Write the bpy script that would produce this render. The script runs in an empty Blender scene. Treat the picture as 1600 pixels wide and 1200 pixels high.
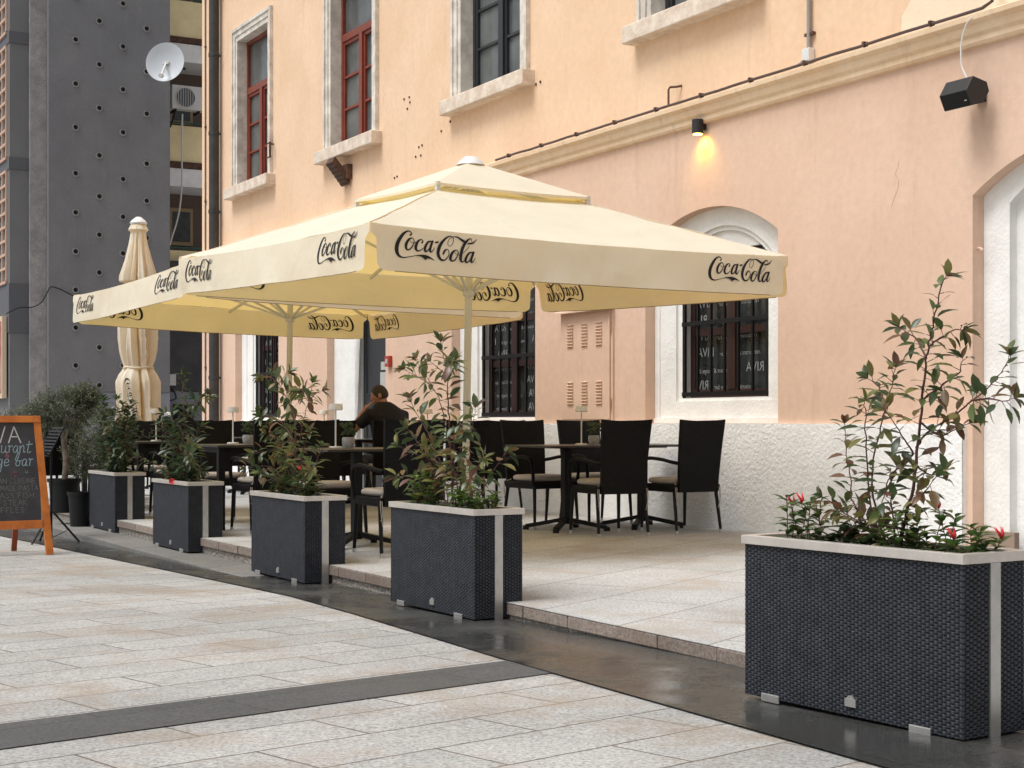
import bpy, bmesh, math, random
from mathutils import Vector, Matrix, noise
from mathutils.geometry import interpolate_bezier
C = bpy.context.scene
col = C.collection
R = math.radians

# ------------------------------------------------------------------ camera, sky, sun, exposure
EYE = 1.04
cd = bpy.data.cameras.new("camera"); cam = bpy.data.objects.new("camera", cd); col.objects.link(cam)
cam.location = (0, 0, EYE); cam.rotation_euler = (R(90), 0, 0)
cd.sensor_width = 36; cd.lens = 54; cd.shift_y = 60/1600; cd.clip_start = 0.05; cd.clip_end = 1500
C.camera = cam
C.render.resolution_x = 1024; C.render.resolution_y = 768
SUN_EL, SUN_AZ = 63, 244          # compass style azimuth, clockwise from +Y : light comes from behind, left
w = bpy.data.worlds.new("World"); C.world = w; w.use_nodes = True
nt = w.node_tree; nt.nodes.clear()
out = nt.nodes.new("ShaderNodeOutputWorld"); bg = nt.nodes.new("ShaderNodeBackground")
sky = nt.nodes.new("ShaderNodeTexSky"); sky.sky_type = 'NISHITA'; sky.sun_disc = False
sky.sun_elevation = R(SUN_EL); sky.sun_rotation = R(SUN_AZ); sky.dust_density = 5; sky.air_density = 1.0
hs = nt.nodes.new("ShaderNodeHueSaturation"); hs.inputs['Saturation'].default_value = 0.18
nt.links.new(sky.outputs[0], hs.inputs['Color']); nt.links.new(hs.outputs[0], bg.inputs[0]); nt.links.new(bg.outputs[0], out.inputs[0])
bg.inputs[1].default_value = 0.13
sd = bpy.data.lights.new("sun", 'SUN'); sun = bpy.data.objects.new("sun", sd); col.objects.link(sun)
sd.energy = 1.9; sd.angle = R(24); sd.color = (1, .98, .96)
az = R(SUN_AZ)
sun.rotation_euler = Vector((math.sin(az)*math.cos(R(SUN_EL)), math.cos(az)*math.cos(R(SUN_EL)), math.sin(R(SUN_EL)))).to_track_quat('Z', 'Y').to_euler()
sun.location = (-5, -5, 12)
C.view_settings.view_transform = 'Standard'; C.view_settings.look = 'None'; C.view_settings.gamma = 1
C.view_settings.exposure = 0.15
C.cycles.max_bounces = 8; C.cycles.transparent_max_bounces = 16

# ------------------------------------------------------------------ helpers
class MB:
    """collects geometry for ONE mesh object"""
    def __init__(s, M=None): s.v = []; s.f = []; s.mi = []; s.cur = 0; s.M = M
    def add(s, vs, fs):
        n = len(s.v)
        s.v += [tuple(s.M @ Vector(p)) if s.M else tuple(p) for p in vs]
        s.f += [tuple(i+n for i in f) for f in fs]; s.mi += [s.cur]*len(fs)
    def box(s, x0, x1, y0, y1, z0, z1):
        s.add([(x0,y0,z0),(x1,y0,z0),(x1,y1,z0),(x0,y1,z0),(x0,y0,z1),(x1,y0,z1),(x1,y1,z1),(x0,y1,z1)],
              [(0,3,2,1),(4,5,6,7),(0,1,5,4),(1,2,6,5),(2,3,7,6),(3,0,4,7)])
    def bar(s, a, b, wd, th=None, up=(0,0,1)):
        a = Vector(a); b = Vector(b); th = th or wd; d = (b-a).normalized(); u = Vector(up)
        if abs(d.dot(u)) > .98: u = Vector((0,1,0)) if abs(d.y) < .9 else Vector((1,0,0))
        sx = d.cross(u).normalized()*wd/2; sy = sx.cross(d).normalized()*th/2
        s.add([a-sx-sy,a+sx-sy,a+sx+sy,a-sx+sy,b-sx-sy,b+sx-sy,b+sx+sy,b-sx+sy],
              [(0,3,2,1),(4,5,6,7),(0,1,5,4),(1,2,6,5),(2,3,7,6),(3,0,4,7)])
    def tube(s, pts, r, n=8, cap=True):
        pts = [Vector(p) for p in pts]
        if not isinstance(r, (list, tuple)): r = [r]*len(pts)
        vs = []; fs = []; prev = None
        for i, p in enumerate(pts):
            d = (pts[min(i+1,len(pts)-1)]-pts[max(i-1,0)])
            if d.length < 1e-9: d = Vector((0,0,1))
            d.normalize()
            if prev is None:
                u = Vector((0,0,1)) if abs(d.z) < .9 else Vector((1,0,0)); a = d.cross(u).normalized()
            else: a = (prev - d*prev.dot(d)); a = a.normalized() if a.length > 1e-6 else d.orthogonal().normalized()
            prev = a; b = d.cross(a)
            for k in range(n):
                t = 2*math.pi*k/n; vs.append(p+(a*math.cos(t)+b*math.sin(t))*r[i])
        for i in range(len(pts)-1):
            for k in range(n): fs.append((i*n+k, i*n+(k+1)%n, (i+1)*n+(k+1)%n, (i+1)*n+k))
        if cap: fs.append(tuple(range(n))[::-1]); fs.append(tuple((len(pts)-1)*n+k for k in range(n)))
        s.add(vs, fs)
    def lathe(s, prof, n=24, c=(0,0,0)):
        vs = []; fs = []
        for (r, z) in prof:
            for k in range(n):
                t = 2*math.pi*k/n; vs.append((c[0]+r*math.cos(t), c[1]+r*math.sin(t), c[2]+z))
        for i in range(len(prof)-1):
            for k in range(n): fs.append((i*n+k, i*n+(k+1)%n, (i+1)*n+(k+1)%n, (i+1)*n+k))
        fs.append(tuple(range(n))[::-1]); fs.append(tuple((len(prof)-1)*n+k for k in range(n)))
        s.add(vs, fs)
    def loft(s, rings):
        n = len(rings[0]); vs = [p for r in rings for p in r]; fs = []
        for i in range(len(rings)-1):
            for k in range(n): fs.append((i*n+k, i*n+(k+1)%n, (i+1)*n+(k+1)%n, (i+1)*n+k))
        fs.append(tuple(range(n))[::-1]); fs.append(tuple((len(rings)-1)*n+k for k in range(n)))
        s.add(vs, fs)
    def grid(s, P):      # P[i][j] points
        a = len(P); b = len(P[0]); s.add([p for r in P for p in r], [(i*b+j, i*b+j+1, (i+1)*b+j+1, (i+1)*b+j) for i in range(a-1) for j in range(b-1)])
    def ell(s, c, r, nu=16, nv=10, fn=None):
        rings = []
        for i in range(nv+1):
            ph = math.pi*(i+.02)/(nv+.04); ring = []
            for k in range(nu):
                t = 2*math.pi*k/nu; p = Vector((math.sin(ph)*math.cos(t), math.sin(ph)*math.sin(t), -math.cos(ph)))
                if fn: p = fn(p)
                ring.append((c[0]+p.x*r[0], c[1]+p.y*r[1], c[2]+p.z*r[2]))
            rings.append(ring)
        s.loft(rings)
    def build(s, name, mats, parent=None, smooth=False, bevel=0, recalc=False):
        me = bpy.data.meshes.new(name); me.from_pydata(s.v, [], s.f)
        if not isinstance(mats, (list, tuple)): mats = [mats]
        for m in mats: me.materials.append(m)
        if len(mats) > 1: me.polygons.foreach_set('material_index', s.mi)
        if smooth is True: me.polygons.foreach_set('use_smooth', [True]*len(me.polygons))
        me.update()
        if recalc or smooth:
            bm = bmesh.new(); bm.from_mesh(me); bmesh.ops.recalc_face_normals(bm, faces=bm.faces)
            if smooth == 'auto':
                for f in bm.faces: f.smooth = True
                for e in bm.edges: e.smooth = len(e.link_faces) == 2 and e.calc_face_angle(0) < R(35)
            bm.to_mesh(me); bm.free()
        o = bpy.data.objects.new(name, me); col.objects.link(o)
        if parent: o.parent = parent
        if bevel:
            md = o.modifiers.new('bevel', 'BEVEL'); md.width = bevel; md.segments = 2; md.limit_method = 'ANGLE'; md.angle_limit = R(40)
        return o

def tag(o, label=None, cat=None, group=None, kind=None):
    if label: o['label'] = label
    if cat: o['category'] = cat
    if group: o['group'] = group
    if kind: o['kind'] = kind
    return o
def empty(name, loc=(0,0,0), rz=0, label=None, cat=None, group=None):
    o = bpy.data.objects.new(name, None); o.empty_display_size = .1; col.objects.link(o); o.location = loc; o.rotation_euler = (0,0,rz)
    return tag(o, label, cat, group)
KIDS = {}
def copy_tree(root, loc, rz, label=None):
    def rec(o, parent):
        c = o.copy(); col.objects.link(c); c.parent = parent
        for ch in [x for x in ALL if x.parent == o]: rec(ch, c)
        return c
    ALL = list(col.objects)
    r = rec(root, None); r.location = loc; r.rotation_euler = (0,0,rz)
    if label: r['label'] = label
    return r
def smoothpts(pts, k=5):
    """Catmull-Rom through tuples of any length"""
    o = []; n = len(pts)
    for i in range(n-1):
        p0 = pts[max(i-1,0)]; p1 = pts[i]; p2 = pts[i+1]; p3 = pts[min(i+2,n-1)]
        for j in range(k):
            t = j/k
            o.append(tuple(.5*((2*b)+(-a+c)*t+(2*a-5*b+4*c-d)*t*t+(-a+3*b-3*c+d)*t**3) for a,b,c,d in zip(p0,p1,p2,p3)))
    o.append(tuple(pts[-1])); return o

# geometry of the place: the long facade is one vertical plane, the street slopes gently away, the terrace is level
WDIR = Vector((-.4875, .8731, 0)); NDIR = Vector((.8731, .4875, 0)); P0 = Vector((2.16, 13.4, 0))
RZ = math.atan2(-.8731, .4875)          # facade frame: x to the right along the wall, y into the wall
FACE_W = math.atan2(.4875, .8731)       # object with front +y looks along WDIR
TER = .08
def street_z(y): return .115-.0155*y
def gp(px, py):                          # point on the street
    d = 2400*(EYE-.115)/((py-660)-37.2); return Vector(((px-800)/2400*d, d, street_z(d)))
def Wx(px, py, off=0):                   # point on the facade plane -> (x along, z)
    k = (px-800)/2400; P = P0+NDIR*off; t = (P.x-P.y*k)/(.4875+.8731*k); Y = P.y+.8731*t
    return -t, EYE+(660-py)*Y/2400
def wall_world(x, z, off=0): return P0-WDIR*x+NDIR*off+Vector((0,0,z))

# ------------------------------------------------------------------ materials
def mat(name, colr, rough=.7, metal=0, var=.0, vscale=3, bump=0, bscale=40, spec=None, trans=0, emit=None, col2=None, detail=6, coord='Object', bdist=.01, extra=None, sheen=0):
    m = bpy.data.materials.new(name); m.use_nodes = True; n = m.node_tree.nodes; l = m.node_tree.links
    p = n['Principled BSDF']; p.inputs['Base Color'].default_value = (*colr, 1); p.inputs['Roughness'].default_value = rough; p.inputs['Metallic'].default_value = metal
    if spec is not None: p.inputs['Specular IOR Level'].default_value = spec
    tc = n.new('ShaderNodeTexCoord')
    if var or col2:
        nz = n.new('ShaderNodeTexNoise'); nz.inputs['Scale'].default_value = vscale; nz.inputs['Detail'].default_value = detail; nz.inputs['Roughness'].default_value = .65
        l.new(tc.outputs[coord], nz.inputs['Vector'])
        cr = n.new('ShaderNodeValToRGB'); cr.color_ramp.elements[0].position = .35; cr.color_ramp.elements[1].position = .65
        c1 = [c*(1-var) for c in colr]; c2 = col2 or [min(1,c*(1+var)) for c in colr]
        cr.color_ramp.elements[0].color = (*c1,1); cr.color_ramp.elements[1].color = (*c2,1)
        l.new(nz.outputs['Fac'], cr.inputs[0]); l.new(cr.outputs[0], p.inputs['Base Color'])
    if bump:
        nb = n.new('ShaderNodeTexNoise'); nb.inputs['Scale'].default_value = bscale; nb.inputs['Detail'].default_value = 5
        l.new(tc.outputs[coord], nb.inputs['Vector'])
        b = n.new('ShaderNodeBump'); b.inputs['Strength'].default_value = bump; b.inputs['Distance'].default_value = bdist
        l.new(nb.outputs['Fac'], b.inputs['Height']); l.new(b.outputs[0], p.inputs['Normal'])
    if emit: p.inputs['Emission Color'].default_value = (*emit[0],1); p.inputs['Emission Strength'].default_value = emit[1]
    return m

def N(m, t): return m.node_tree.nodes.new(t)
def stucco(name, base, c_lo, c_hi, stain, patch=.5):
    m = mat(name, base, .9); n = m.node_tree.nodes; l = m.node_tree.links; p = n['Principled BSDF']
    tc = N(m,'ShaderNodeTexCoord')
    def nz(s, d=6, r=.6, vec=None):
        x = N(m,'ShaderNodeTexNoise'); x.inputs['Scale'].default_value = s; x.inputs['Detail'].default_value = d; x.inputs['Roughness'].default_value = r
        l.new(vec or tc.outputs['Object'], x.inputs['Vector']); return x.outputs['Fac']
    def ramp(v, a, b, ca, cb):
        r = N(m,'ShaderNodeValToRGB'); r.color_ramp.elements[0].position = a; r.color_ramp.elements[1].position = b
        r.color_ramp.elements[0].color = (*ca,1); r.color_ramp.elements[1].color = (*cb,1); l.new(v, r.inputs[0]); return r.outputs[0]
    c1 = ramp(nz(.9, 8, .62), .35, .68, c_lo, c_hi)
    mp = N(m,'ShaderNodeMapping'); mp.inputs['Scale'].default_value = (3.2, 3.2, .35); l.new(tc.outputs['Object'], mp.inputs['Vector'])
    streak = ramp(nz(1.4, 7, .7, mp.outputs[0]), .56, .78, (0,0,0), (patch,)*3)
    mx = N(m,'ShaderNodeMixRGB'); mx.inputs['Color2'].default_value = (*stain,1); l.new(c1, mx.inputs['Color1']); l.new(streak, mx.inputs['Fac'])
    sp = ramp(nz(14, 4, .6), .3, .75, (.93,.93,.93), (1.04,1.04,1.04))
    mm = N(m,'ShaderNodeMixRGB'); mm.blend_type = 'MULTIPLY'; mm.inputs['Fac'].default_value = 1; l.new(mx.outputs[0], mm.inputs['Color1']); l.new(sp, mm.inputs['Color2'])
    l.new(mm.outputs[0], p.inputs['Base Color'])
    b = N(m,'ShaderNodeBump'); b.inputs['Strength'].default_value = .5; b.inputs['Distance'].default_value = .008
    ad = N(m,'ShaderNodeMath'); ad.operation = 'ADD'; l.new(nz(5,5), ad.inputs[0]); 
    sc = N(m,'ShaderNodeMath'); sc.operation = 'MULTIPLY'; sc.inputs[1].default_value = .25; l.new(nz(60,4), sc.inputs[0]); l.new(sc.outputs[0], ad.inputs[1])
    l.new(ad.outputs[0], b.inputs['Height']); l.new(b.outputs[0], p.inputs['Normal'])
    return m
UPPER = stucco('ochre_stucco', (.8,.58,.36), (.77,.53,.345), (.85,.615,.43), (.54,.36,.24), .55)
LOWER = stucco('pink_stucco', (.74,.50,.37), (.69,.475,.35), (.755,.54,.41), (.54,.36,.26), .55)
BELT = stucco('belt_plaster', (.8,.6,.4), (.78,.56,.36), (.86,.68,.49), (.55,.40,.28), .8)
PATCH = mat('bare_plaster', (.86,.70,.52), .9, var=.05, vscale=3, bump=.3, bscale=30)
ROUGHW = mat('rough_white_plaster', (.86,.86,.855), .95, var=.05, vscale=2.5, bump=.8, bscale=34, bdist=.014)
WSTONE = mat('white_stone_surround', (.83,.82,.79), .9, var=.06, vscale=4, bump=.5, bscale=35, bdist=.012)
GSTONE = mat('weathered_stone', (.62,.57,.50), .9, var=.2, vscale=5, bump=.4, bscale=30, bdist=.008, col2=(.80,.75,.67))
SILL = mat('stained_sill_stone', (.58,.46,.36), .9, vscale=6, bump=.5, bscale=30, bdist=.01, col2=(.80,.71,.60))
RWOOD = mat('red_brown_paint', (.21,.045,.025), .45, var=.15, vscale=8)
BWOOD = mat('black_paint', (.022,.024,.028), .4)
DWOOD = mat('dark_brown_frame', (.045,.018,.014), .5)
IRON = mat('black_iron', (.006,.006,.007), .5, spec=.3)
DARK = mat('dark_interior', (.012,.012,.014), .9)
CANVAS_D = None
GREYW = stucco('grey_render', (.165,.167,.18), (.175,.177,.19), (.215,.217,.23), (.27,.27,.275), .5)
GREYL = mat('light_grey_render', (.26,.25,.255), .95, vscale=3, bump=.8, bscale=25, bdist=.02, col2=(.36,.34,.34), var=.1)
GREYP = mat('grey_panel', (.16,.165,.175), .8, var=.08, vscale=1)
GREYB = mat('dark_grey_band', (.10,.105,.12), .8)
GREYBASE = mat('bluish_base_paint', (.25,.265,.31), .85, var=.12, vscale=2)
DGREYB = mat('dark_boarding', (.07,.07,.075), .8, var=.2, vscale=2)
YELP = mat('yellow_balcony', (.90,.76,.45), .9, var=.1, vscale=1.5)
WSLAB = mat('white_slab', (.9,.9,.92), .9, var=.1, vscale=2)
RUST = mat('rusted_steel', (.10,.05,.032), .8, var=.4, vscale=12)
PIPE = mat('dark_pipe_metal', (.052,.05,.048), .55, metal=.3, var=.2, vscale=5)
CONDUIT = mat('grey_conduit', (.30,.28,.26), .6)
BROWNP = mat('brown_pipe', (.09,.06,.055), .6)
WPLAST = mat('white_plastic', (.72,.72,.71), .4)
ACW = mat('ac_white', (.66,.66,.66), .5)
DISHM = mat('dish_enamel', (.52,.56,.60), .35)
SPK = mat('speaker_black', (.016,.016,.017), .55, bump=.2, bscale=150)
SPKG = mat('speaker_grille', (.006,.006,.006), .9)
BRASSY = mat('rim_metal', (.66,.62,.57), .42, metal=.65, var=.08, vscale=12, bump=.1, bscale=60)
STRIP = mat('brushed_aluminium', (.52,.51,.49), .38, metal=.8, var=.08, vscale=9)
RATTAN = mat('charcoal_rattan', (.036,.040,.050), .45, var=.25, vscale=14, spec=.4)
RATTAN_D = mat('rattan_gap', (.008,.008,.01), .9)
SOIL = mat('potting_soil', (.03,.022,.017), 1, bump=1, bscale=60, bdist=.03)
ORANGE = mat('orange_varnished_wood', (.50,.13,.022), .4, vscale=6, col2=(.64,.20,.035), var=.15)
DORANGE = mat('dark_orange_leg', (.28,.055,.015), .45, var=.2)
BOARD = mat('chalkboard', (.035,.036,.042), .75, vscale=5, var=.15, col2=(.055,.056,.062))
CHALKW = mat('white_chalk', (.55,.55,.53), 1, var=.2, vscale=60)
CHALKB = mat('blue_chalk', (.33,.45,.50), 1, var=.2, vscale=60)
CHALKG = mat('grey_chalk', (.17,.17,.165), 1, var=.25, vscale=60)
CHALKP = mat('pink_chalk', (.45,.14,.20), 1, var=.2, vscale=60)
BLACKM = mat('black_metal', (.005,.005,.006), .5, spec=.3)
TABLETOP = mat('dark_table_laminate', (.045,.042,.036), .38, var=.25, vscale=20)
CUSH = mat('beige_cushion', (.42,.37,.32), .9, var=.08, vscale=10, bump=.3, bscale=120, bdist=.002)
TIP = mat('chrome_tip', (.6,.6,.6), .3, metal=.9)
LAMPW = mat('white_lamp_enamel', (.80,.79,.76), .4)
POTG = mat('concrete_pot', (.30,.30,.30), .95, bump=.6, bscale=40, col2=(.4,.4,.4), var=.1, vscale=20)
POTB = mat('black_plastic_pot', (.008,.009,.010), .5, spec=.3)
POLE = mat('cream_pole_paint', (.62,.60,.50), .4)
POLEG = mat('white_pole', (.62,.62,.60), .4)
SKIN = mat('skin', (.42,.20,.12), .5, var=.1, vscale=20)
HAIR = mat('short_grey_brown_hair', (.045,.032,.025), .8, var=.4, vscale=120)
SHIRT = mat('black_cotton', (.008,.008,.010), .9)
JEANS = mat('dark_trousers', (.02,.022,.03), .9)
REDA = mat('red_alarm', (.42,.05,.03), .45)
PAPER = mat('paper', (.45,.45,.43), .9, var=.1, vscale=30)
BARK = mat('bark', (.13,.105,.085), .95, vscale=18, col2=(.24,.20,.16), var=.3, bump=.8, bscale=40)
STEM = mat('reddish_stem', (.085,.03,.025), .6, var=.3, vscale=20)
FLOWER = mat('red_petal', (.60,.025,.03), .5)
GLETTER = mat('frosted_lettering', (.30,.31,.31), .7)

def specks(m, colr, scale=60, thr=.73, coord='Object'):
    n = m.node_tree.nodes; l = m.node_tree.links; p = n['Principled BSDF']; src = p.inputs['Base Color'].links[0].from_socket
    tc = N(m,'ShaderNodeTexCoord'); x = N(m,'ShaderNodeTexNoise'); x.inputs['Scale'].default_value = scale; x.inputs['Detail'].default_value = 1; l.new(tc.outputs[coord], x.inputs['Vector'])
    cr = N(m,'ShaderNodeValToRGB'); cr.color_ramp.elements[0].position = thr; cr.color_ramp.elements[1].position = thr+.03; l.new(x.outputs['Fac'], cr.inputs[0])
    mx = N(m,'ShaderNodeMixRGB'); mx.inputs['Color2'].default_value = (*colr,1); l.new(cr.outputs[0], mx.inputs['Fac']); l.new(src, mx.inputs['Color1']); l.new(mx.outputs[0], p.inputs['Base Color'])
specks(RATTAN, (.16,.16,.16), 75, .745)
def glass_mat(name, c, rough=.12):
    m = mat(name, c, rough, spec=.6); return m
GLASS_U = mat('grey_curtained_glass', (.085,.095,.095), .12, vscale=1.6, col2=(.14,.155,.15), var=.15, spec=.5)
GLASS_L = mat('dark_shopfront_glass', (.018,.02,.02), .1, vscale=4, col2=(.045,.05,.047), var=.3, spec=.5)

def leafmat(name, stops, rough=.35, transl=.25):
    m = bpy.data.materials.new(name); m.use_nodes = True; n = m.node_tree.nodes; l = m.node_tree.links; p = n['Principled BSDF']
    g = n.new('ShaderNodeNewGeometry'); cr = n.new('ShaderNodeValToRGB')
    el = cr.color_ramp.elements
    while len(el) < len(stops): el.new(.5)
    for e, (pos, c) in zip(el, stops): e.position = pos; e.color = (*c,1)
    l.new(g.outputs['Random Per Island'], cr.inputs[0]); l.new(cr.outputs[0], p.inputs['Base Color'])
    p.inputs['Roughness'].default_value = rough
    tr = n.new('ShaderNodeBsdfTranslucent'); hs = n.new('ShaderNodeHueSaturation'); hs.inputs['Value'].default_value = 1.6; l.new(cr.outputs[0], hs.inputs['Color']); l.new(hs.outputs[0], tr.inputs[0])
    mx = n.new('ShaderNodeMixShader'); mx.inputs[0].default_value = transl
    l.new(p.outputs[0], mx.inputs[1]); l.new(tr.outputs[0], mx.inputs[2]); l.new(mx.outputs[0], n['Material Output'].inputs[0])
    return m
LEAF_P = leafmat('photinia_leaf', [(0,(.036,.058,.026)),(.30,(.058,.092,.034)),(.56,(.10,.13,.04)),(.68,(.17,.17,.05)),(.80,(.16,.095,.045)),(.90,(.12,.05,.035)),(1,(.20,.20,.06))])
LEAF_D = leafmat('dark_leaf', [(0,(.022,.04,.022)),(.5,(.035,.062,.028)),(.85,(.07,.10,.035)),(1,(.10,.06,.035))])
LEAF_O = leafmat('olive_leaf', [(0,(.045,.065,.04)),(.5,(.085,.11,.07)),(.85,(.13,.155,.09)),(1,(.20,.22,.16))], .5)
LEAF_G = leafmat('bedding_leaf', [(0,(.04,.085,.025)),(.6,(.075,.14,.035)),(1,(.16,.23,.05))], .3)
LEAF_S = leafmat('succulent_leaf', [(0,(.07,.11,.05)),(.6,(.12,.17,.08)),(1,(.20,.25,.12))], .6)

def canvas(name, c_top, c_tr, f):
    m = bpy.data.materials.new(name); m.use_nodes = True; n = m.node_tree.nodes; l = m.node_tree.links; p = n['Principled BSDF']
    tc = n.new('ShaderNodeTexCoord'); nz = n.new('ShaderNodeTexNoise'); nz.inputs['Scale'].default_value = 2.2; nz.inputs['Detail'].default_value = 8; l.new(tc.outputs['Object'], nz.inputs['Vector'])
    cr = n.new('ShaderNodeValToRGB'); cr.color_ramp.elements[0].position = .3; cr.color_ramp.elements[1].position = .65
    cr.color_ramp.elements[0].color = (*[c*.93 for c in c_top],1); cr.color_ramp.elements[1].color = (*c_top,1)
    l.new(nz.outputs['Fac'], cr.inputs[0]); l.new(cr.outputs[0], p.inputs['Base Color']); p.inputs['Roughness'].default_value = .85
    n2 = n.new('ShaderNodeTexNoise'); n2.inputs['Scale'].default_value = 3.2; n2.inputs['Detail'].default_value = 3; n2.inputs['Distortion'].default_value = .4; l.new(tc.outputs['Object'], n2.inputs['Vector'])
    b = n.new('ShaderNodeBump'); b.inputs['Strength'].default_value = .6; b.inputs['Distance'].default_value = .035; l.new(n2.outputs['Fac'], b.inputs['Height']); l.new(b.outputs[0], p.inputs['Normal'])
    tr = n.new('ShaderNodeBsdfTranslucent'); tr.inputs[0].default_value = (*c_tr,1); l.new(b.outputs[0], tr.inputs['Normal'])
    mx = n.new('ShaderNodeMixShader'); mx.inputs[0].default_value = f
    l.new(p.outputs[0], mx.inputs[1]); l.new(tr.outputs[0], mx.inputs[2]); l.new(mx.outputs[0], n['Material Output'].inputs[0])
    return m
CANVAS = canvas('cream_canvas', (.88,.875,.76), (.97,.68,.19), .36)
INK = mat('black_print', (.012,.008,.010), .8)

def paving(name, ang, bw, rh, c1, c2, mort, mw, off=.5, lo=.52, wet=False, stain=(.31,.245,.18), sp=.5, rough=.75):
    m = mat(name, c1, rough); n = m.node_tree.nodes; l = m.node_tree.links; p = n['Principled BSDF']
    tc = N(m,'ShaderNodeTexCoord'); mp = N(m,'ShaderNodeMapping'); mp.inputs['Rotation'].default_value = (0,0,ang); l.new(tc.outputs['Object'], mp.inputs['Vector'])
    br = N(m,'ShaderNodeTexBrick'); br.inputs['Scale'].default_value = 1; br.inputs['Brick Width'].default_value = bw; br.inputs['Row Height'].default_value = rh
    br.inputs['Mortar Size'].default_value = mw; br.inputs['Mortar Smooth'].default_value = .3; br.offset = off; br.inputs['Bias'].default_value = 0
    br.inputs['Color1'].default_value = (*c1,1); br.inputs['Color2'].default_value = (*c2,1); br.inputs['Mortar'].default_value = (*mort,1)
    # slightly wandering joints
    nw = N(m,'ShaderNodeTexNoise'); nw.inputs['Scale'].default_value = 8; l.new(tc.outputs['Object'], nw.inputs['Vector'])
    vm = N(m,'ShaderNodeVectorMath'); vm.operation = 'MULTIPLY_ADD'; vm.inputs[1].default_value = (.012,)*3; l.new(nw.outputs['Color'], vm.inputs[0]); l.new(mp.outputs[0], vm.inputs[2])
    l.new(vm.outputs[0], br.inputs['Vector'])
    def nz(s, d=4, r=.6):
        x = N(m,'ShaderNodeTexNoise'); x.inputs['Scale'].default_value = s; x.inputs['Detail'].default_value = d; x.inputs['Roughness'].default_value = r; l.new(tc.outputs['Object'], x.inputs['Vector']); return x.outputs['Fac']
    def ramp(v, a, b, ca, cb):
        r = N(m,'ShaderNodeValToRGB'); r.color_ramp.elements[0].position = a; r.color_ramp.elements[1].position = b
        r.color_ramp.elements[0].color = (*ca,1); r.color_ramp.elements[1].color = (*cb,1); l.new(v, r.inputs[0]); return r.outputs[0]
    def mul(a, b, f=1):
        x = N(m,'ShaderNodeMixRGB'); x.blend_type = 'MULTIPLY'; x.inputs['Fac'].default_value = f; l.new(a, x.inputs['Color1']); l.new(b, x.inputs['Color2']); return x.outputs[0]
    c = br.outputs['Color']
    c = mul(c, ramp(nz(70, 4, .8), .36, .60, (.50,.50,.51), (1.16,1.15,1.13)))      # granite grain
    c = mul(c, ramp(nz(28, 4, .7), .3, .7, (.86,.86,.86), (1.06,1.06,1.05)))
    st = N(m,'ShaderNodeMixRGB'); st.inputs['Color2'].default_value = (*stain,1); l.new(ramp(nz(1.15, 8, .72), lo, lo+.15, (0,0,0), (sp,)*3), st.inputs['Fac']); l.new(c, st.inputs['Color1']); c = st.outputs[0]
    c = mul(c, ramp(nz(.42, 6, .7), .36, .58, (.80,.80,.80), (1.03,1.03,1.03)))
    l.new(c, p.inputs['Base Color'])
    b = N(m,'ShaderNodeBump'); b.inputs['Strength'].default_value = .5; b.inputs['Distance'].default_value = .004
    h = N(m,'ShaderNodeMath'); h.operation = 'SUBTRACT'; l.new(nz(60, 4, .7), h.inputs[0]); l.new(br.outputs['Fac'], h.inputs[1]); l.new(h.outputs[0], b.inputs['Height']); l.new(b.outputs[0], p.inputs['Normal'])
    if wet:
        l.new(ramp(nz(1.6, 5, .6), .42, .62, (.10,)*3, (.55,)*3), p.inputs['Roughness'])
        b.inputs['Strength'].default_value = .16
    return m
PAVE = paving('light_granite_paving', -R(42.5), .86, .33, (.415,.417,.41), (.49,.49,.48), (.14,.115,.095), .0055, sp=.68, lo=.49)
TPAVE = paving('terrace_granite', R(61), 1.15, .62, (.49,.50,.50), (.55,.56,.56), (.24,.22,.20), .006, sp=.6, lo=.5, stain=(.36,.29,.22))
DPAVE = paving('dark_granite_strip', R(60.8), 1.1, .45, (.050,.052,.051), (.066,.067,.064), (.04,.04,.038), .004, wet=True, stain=(.055,.045,.033), sp=.6)
DBAND = paving('dark_granite_band', -R(42.5), 1.0, .8, (.085,.088,.088), (.105,.108,.108), (.05,.05,.05), .004, stain=(.09,.088,.08))
STEPM = paving('grey_step_stone', R(60.8), 1.4, .9, (.20,.20,.19), (.24,.235,.225), (.08,.08,.075), .005, stain=(.13,.11,.085), sp=.5)
KERBM = paving('kerb_stone', 0, 1.23, .9, (.27,.22,.185), (.34,.28,.24), (.04,.03,.028), .008, off=0, stain=(.17,.12,.085), sp=.8)
KERBT = paving('kerb_top_stone', 0, 1.23, .9, (.33,.27,.23), (.42,.37,.33), (.14,.11,.09), .006, off=0, stain=(.36,.28,.20), sp=.6)
AGG = mat('pebble_concrete', (.15,.13,.11), .95, vscale=45, col2=(.42,.38,.34), bump=1, bscale=55, bdist=.02, detail=2)

# ------------------------------------------------------------------ ground
g = MB(); g.add([(-250,-60,street_z(-60)),(250,-60,street_z(-60)),(250,400,street_z(400)),(-250,400,street_z(400))], [(0,1,2,3)])
tag(g.build('street', PAVE), kind='structure')
def sheet(name, pts, m, dz):
    b = MB(); b.add([(x, y, street_z(y)+dz) for x, y in pts], [tuple(range(len(pts)))]); o = b.build(name, m, recalc=False); return tag(o, kind='structure')
def Fl(x, y, z=0): p = P0-WDIR*x+NDIR*y; return Vector((p.x, p.y, z))    # facade frame -> world
bnd = [(2.2,2.1),(1.0,4.53)]+[tuple(gp(*q)[:2]) for q in [(780,1030),(550,960),(450,932),(275,895),(115,862),(0,838)]]+[(-8,19.5),(-14,30)]
inner = [tuple(Fl(x,-4.3)[:2]) for x in (-22,13)]
sheet('dark_paving_strip', bnd+inner, DPAVE, .008)
a, b_ = gp(780,1035), gp(0,1133); c_, d_ = gp(0,1177), gp(850,1055)
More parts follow.
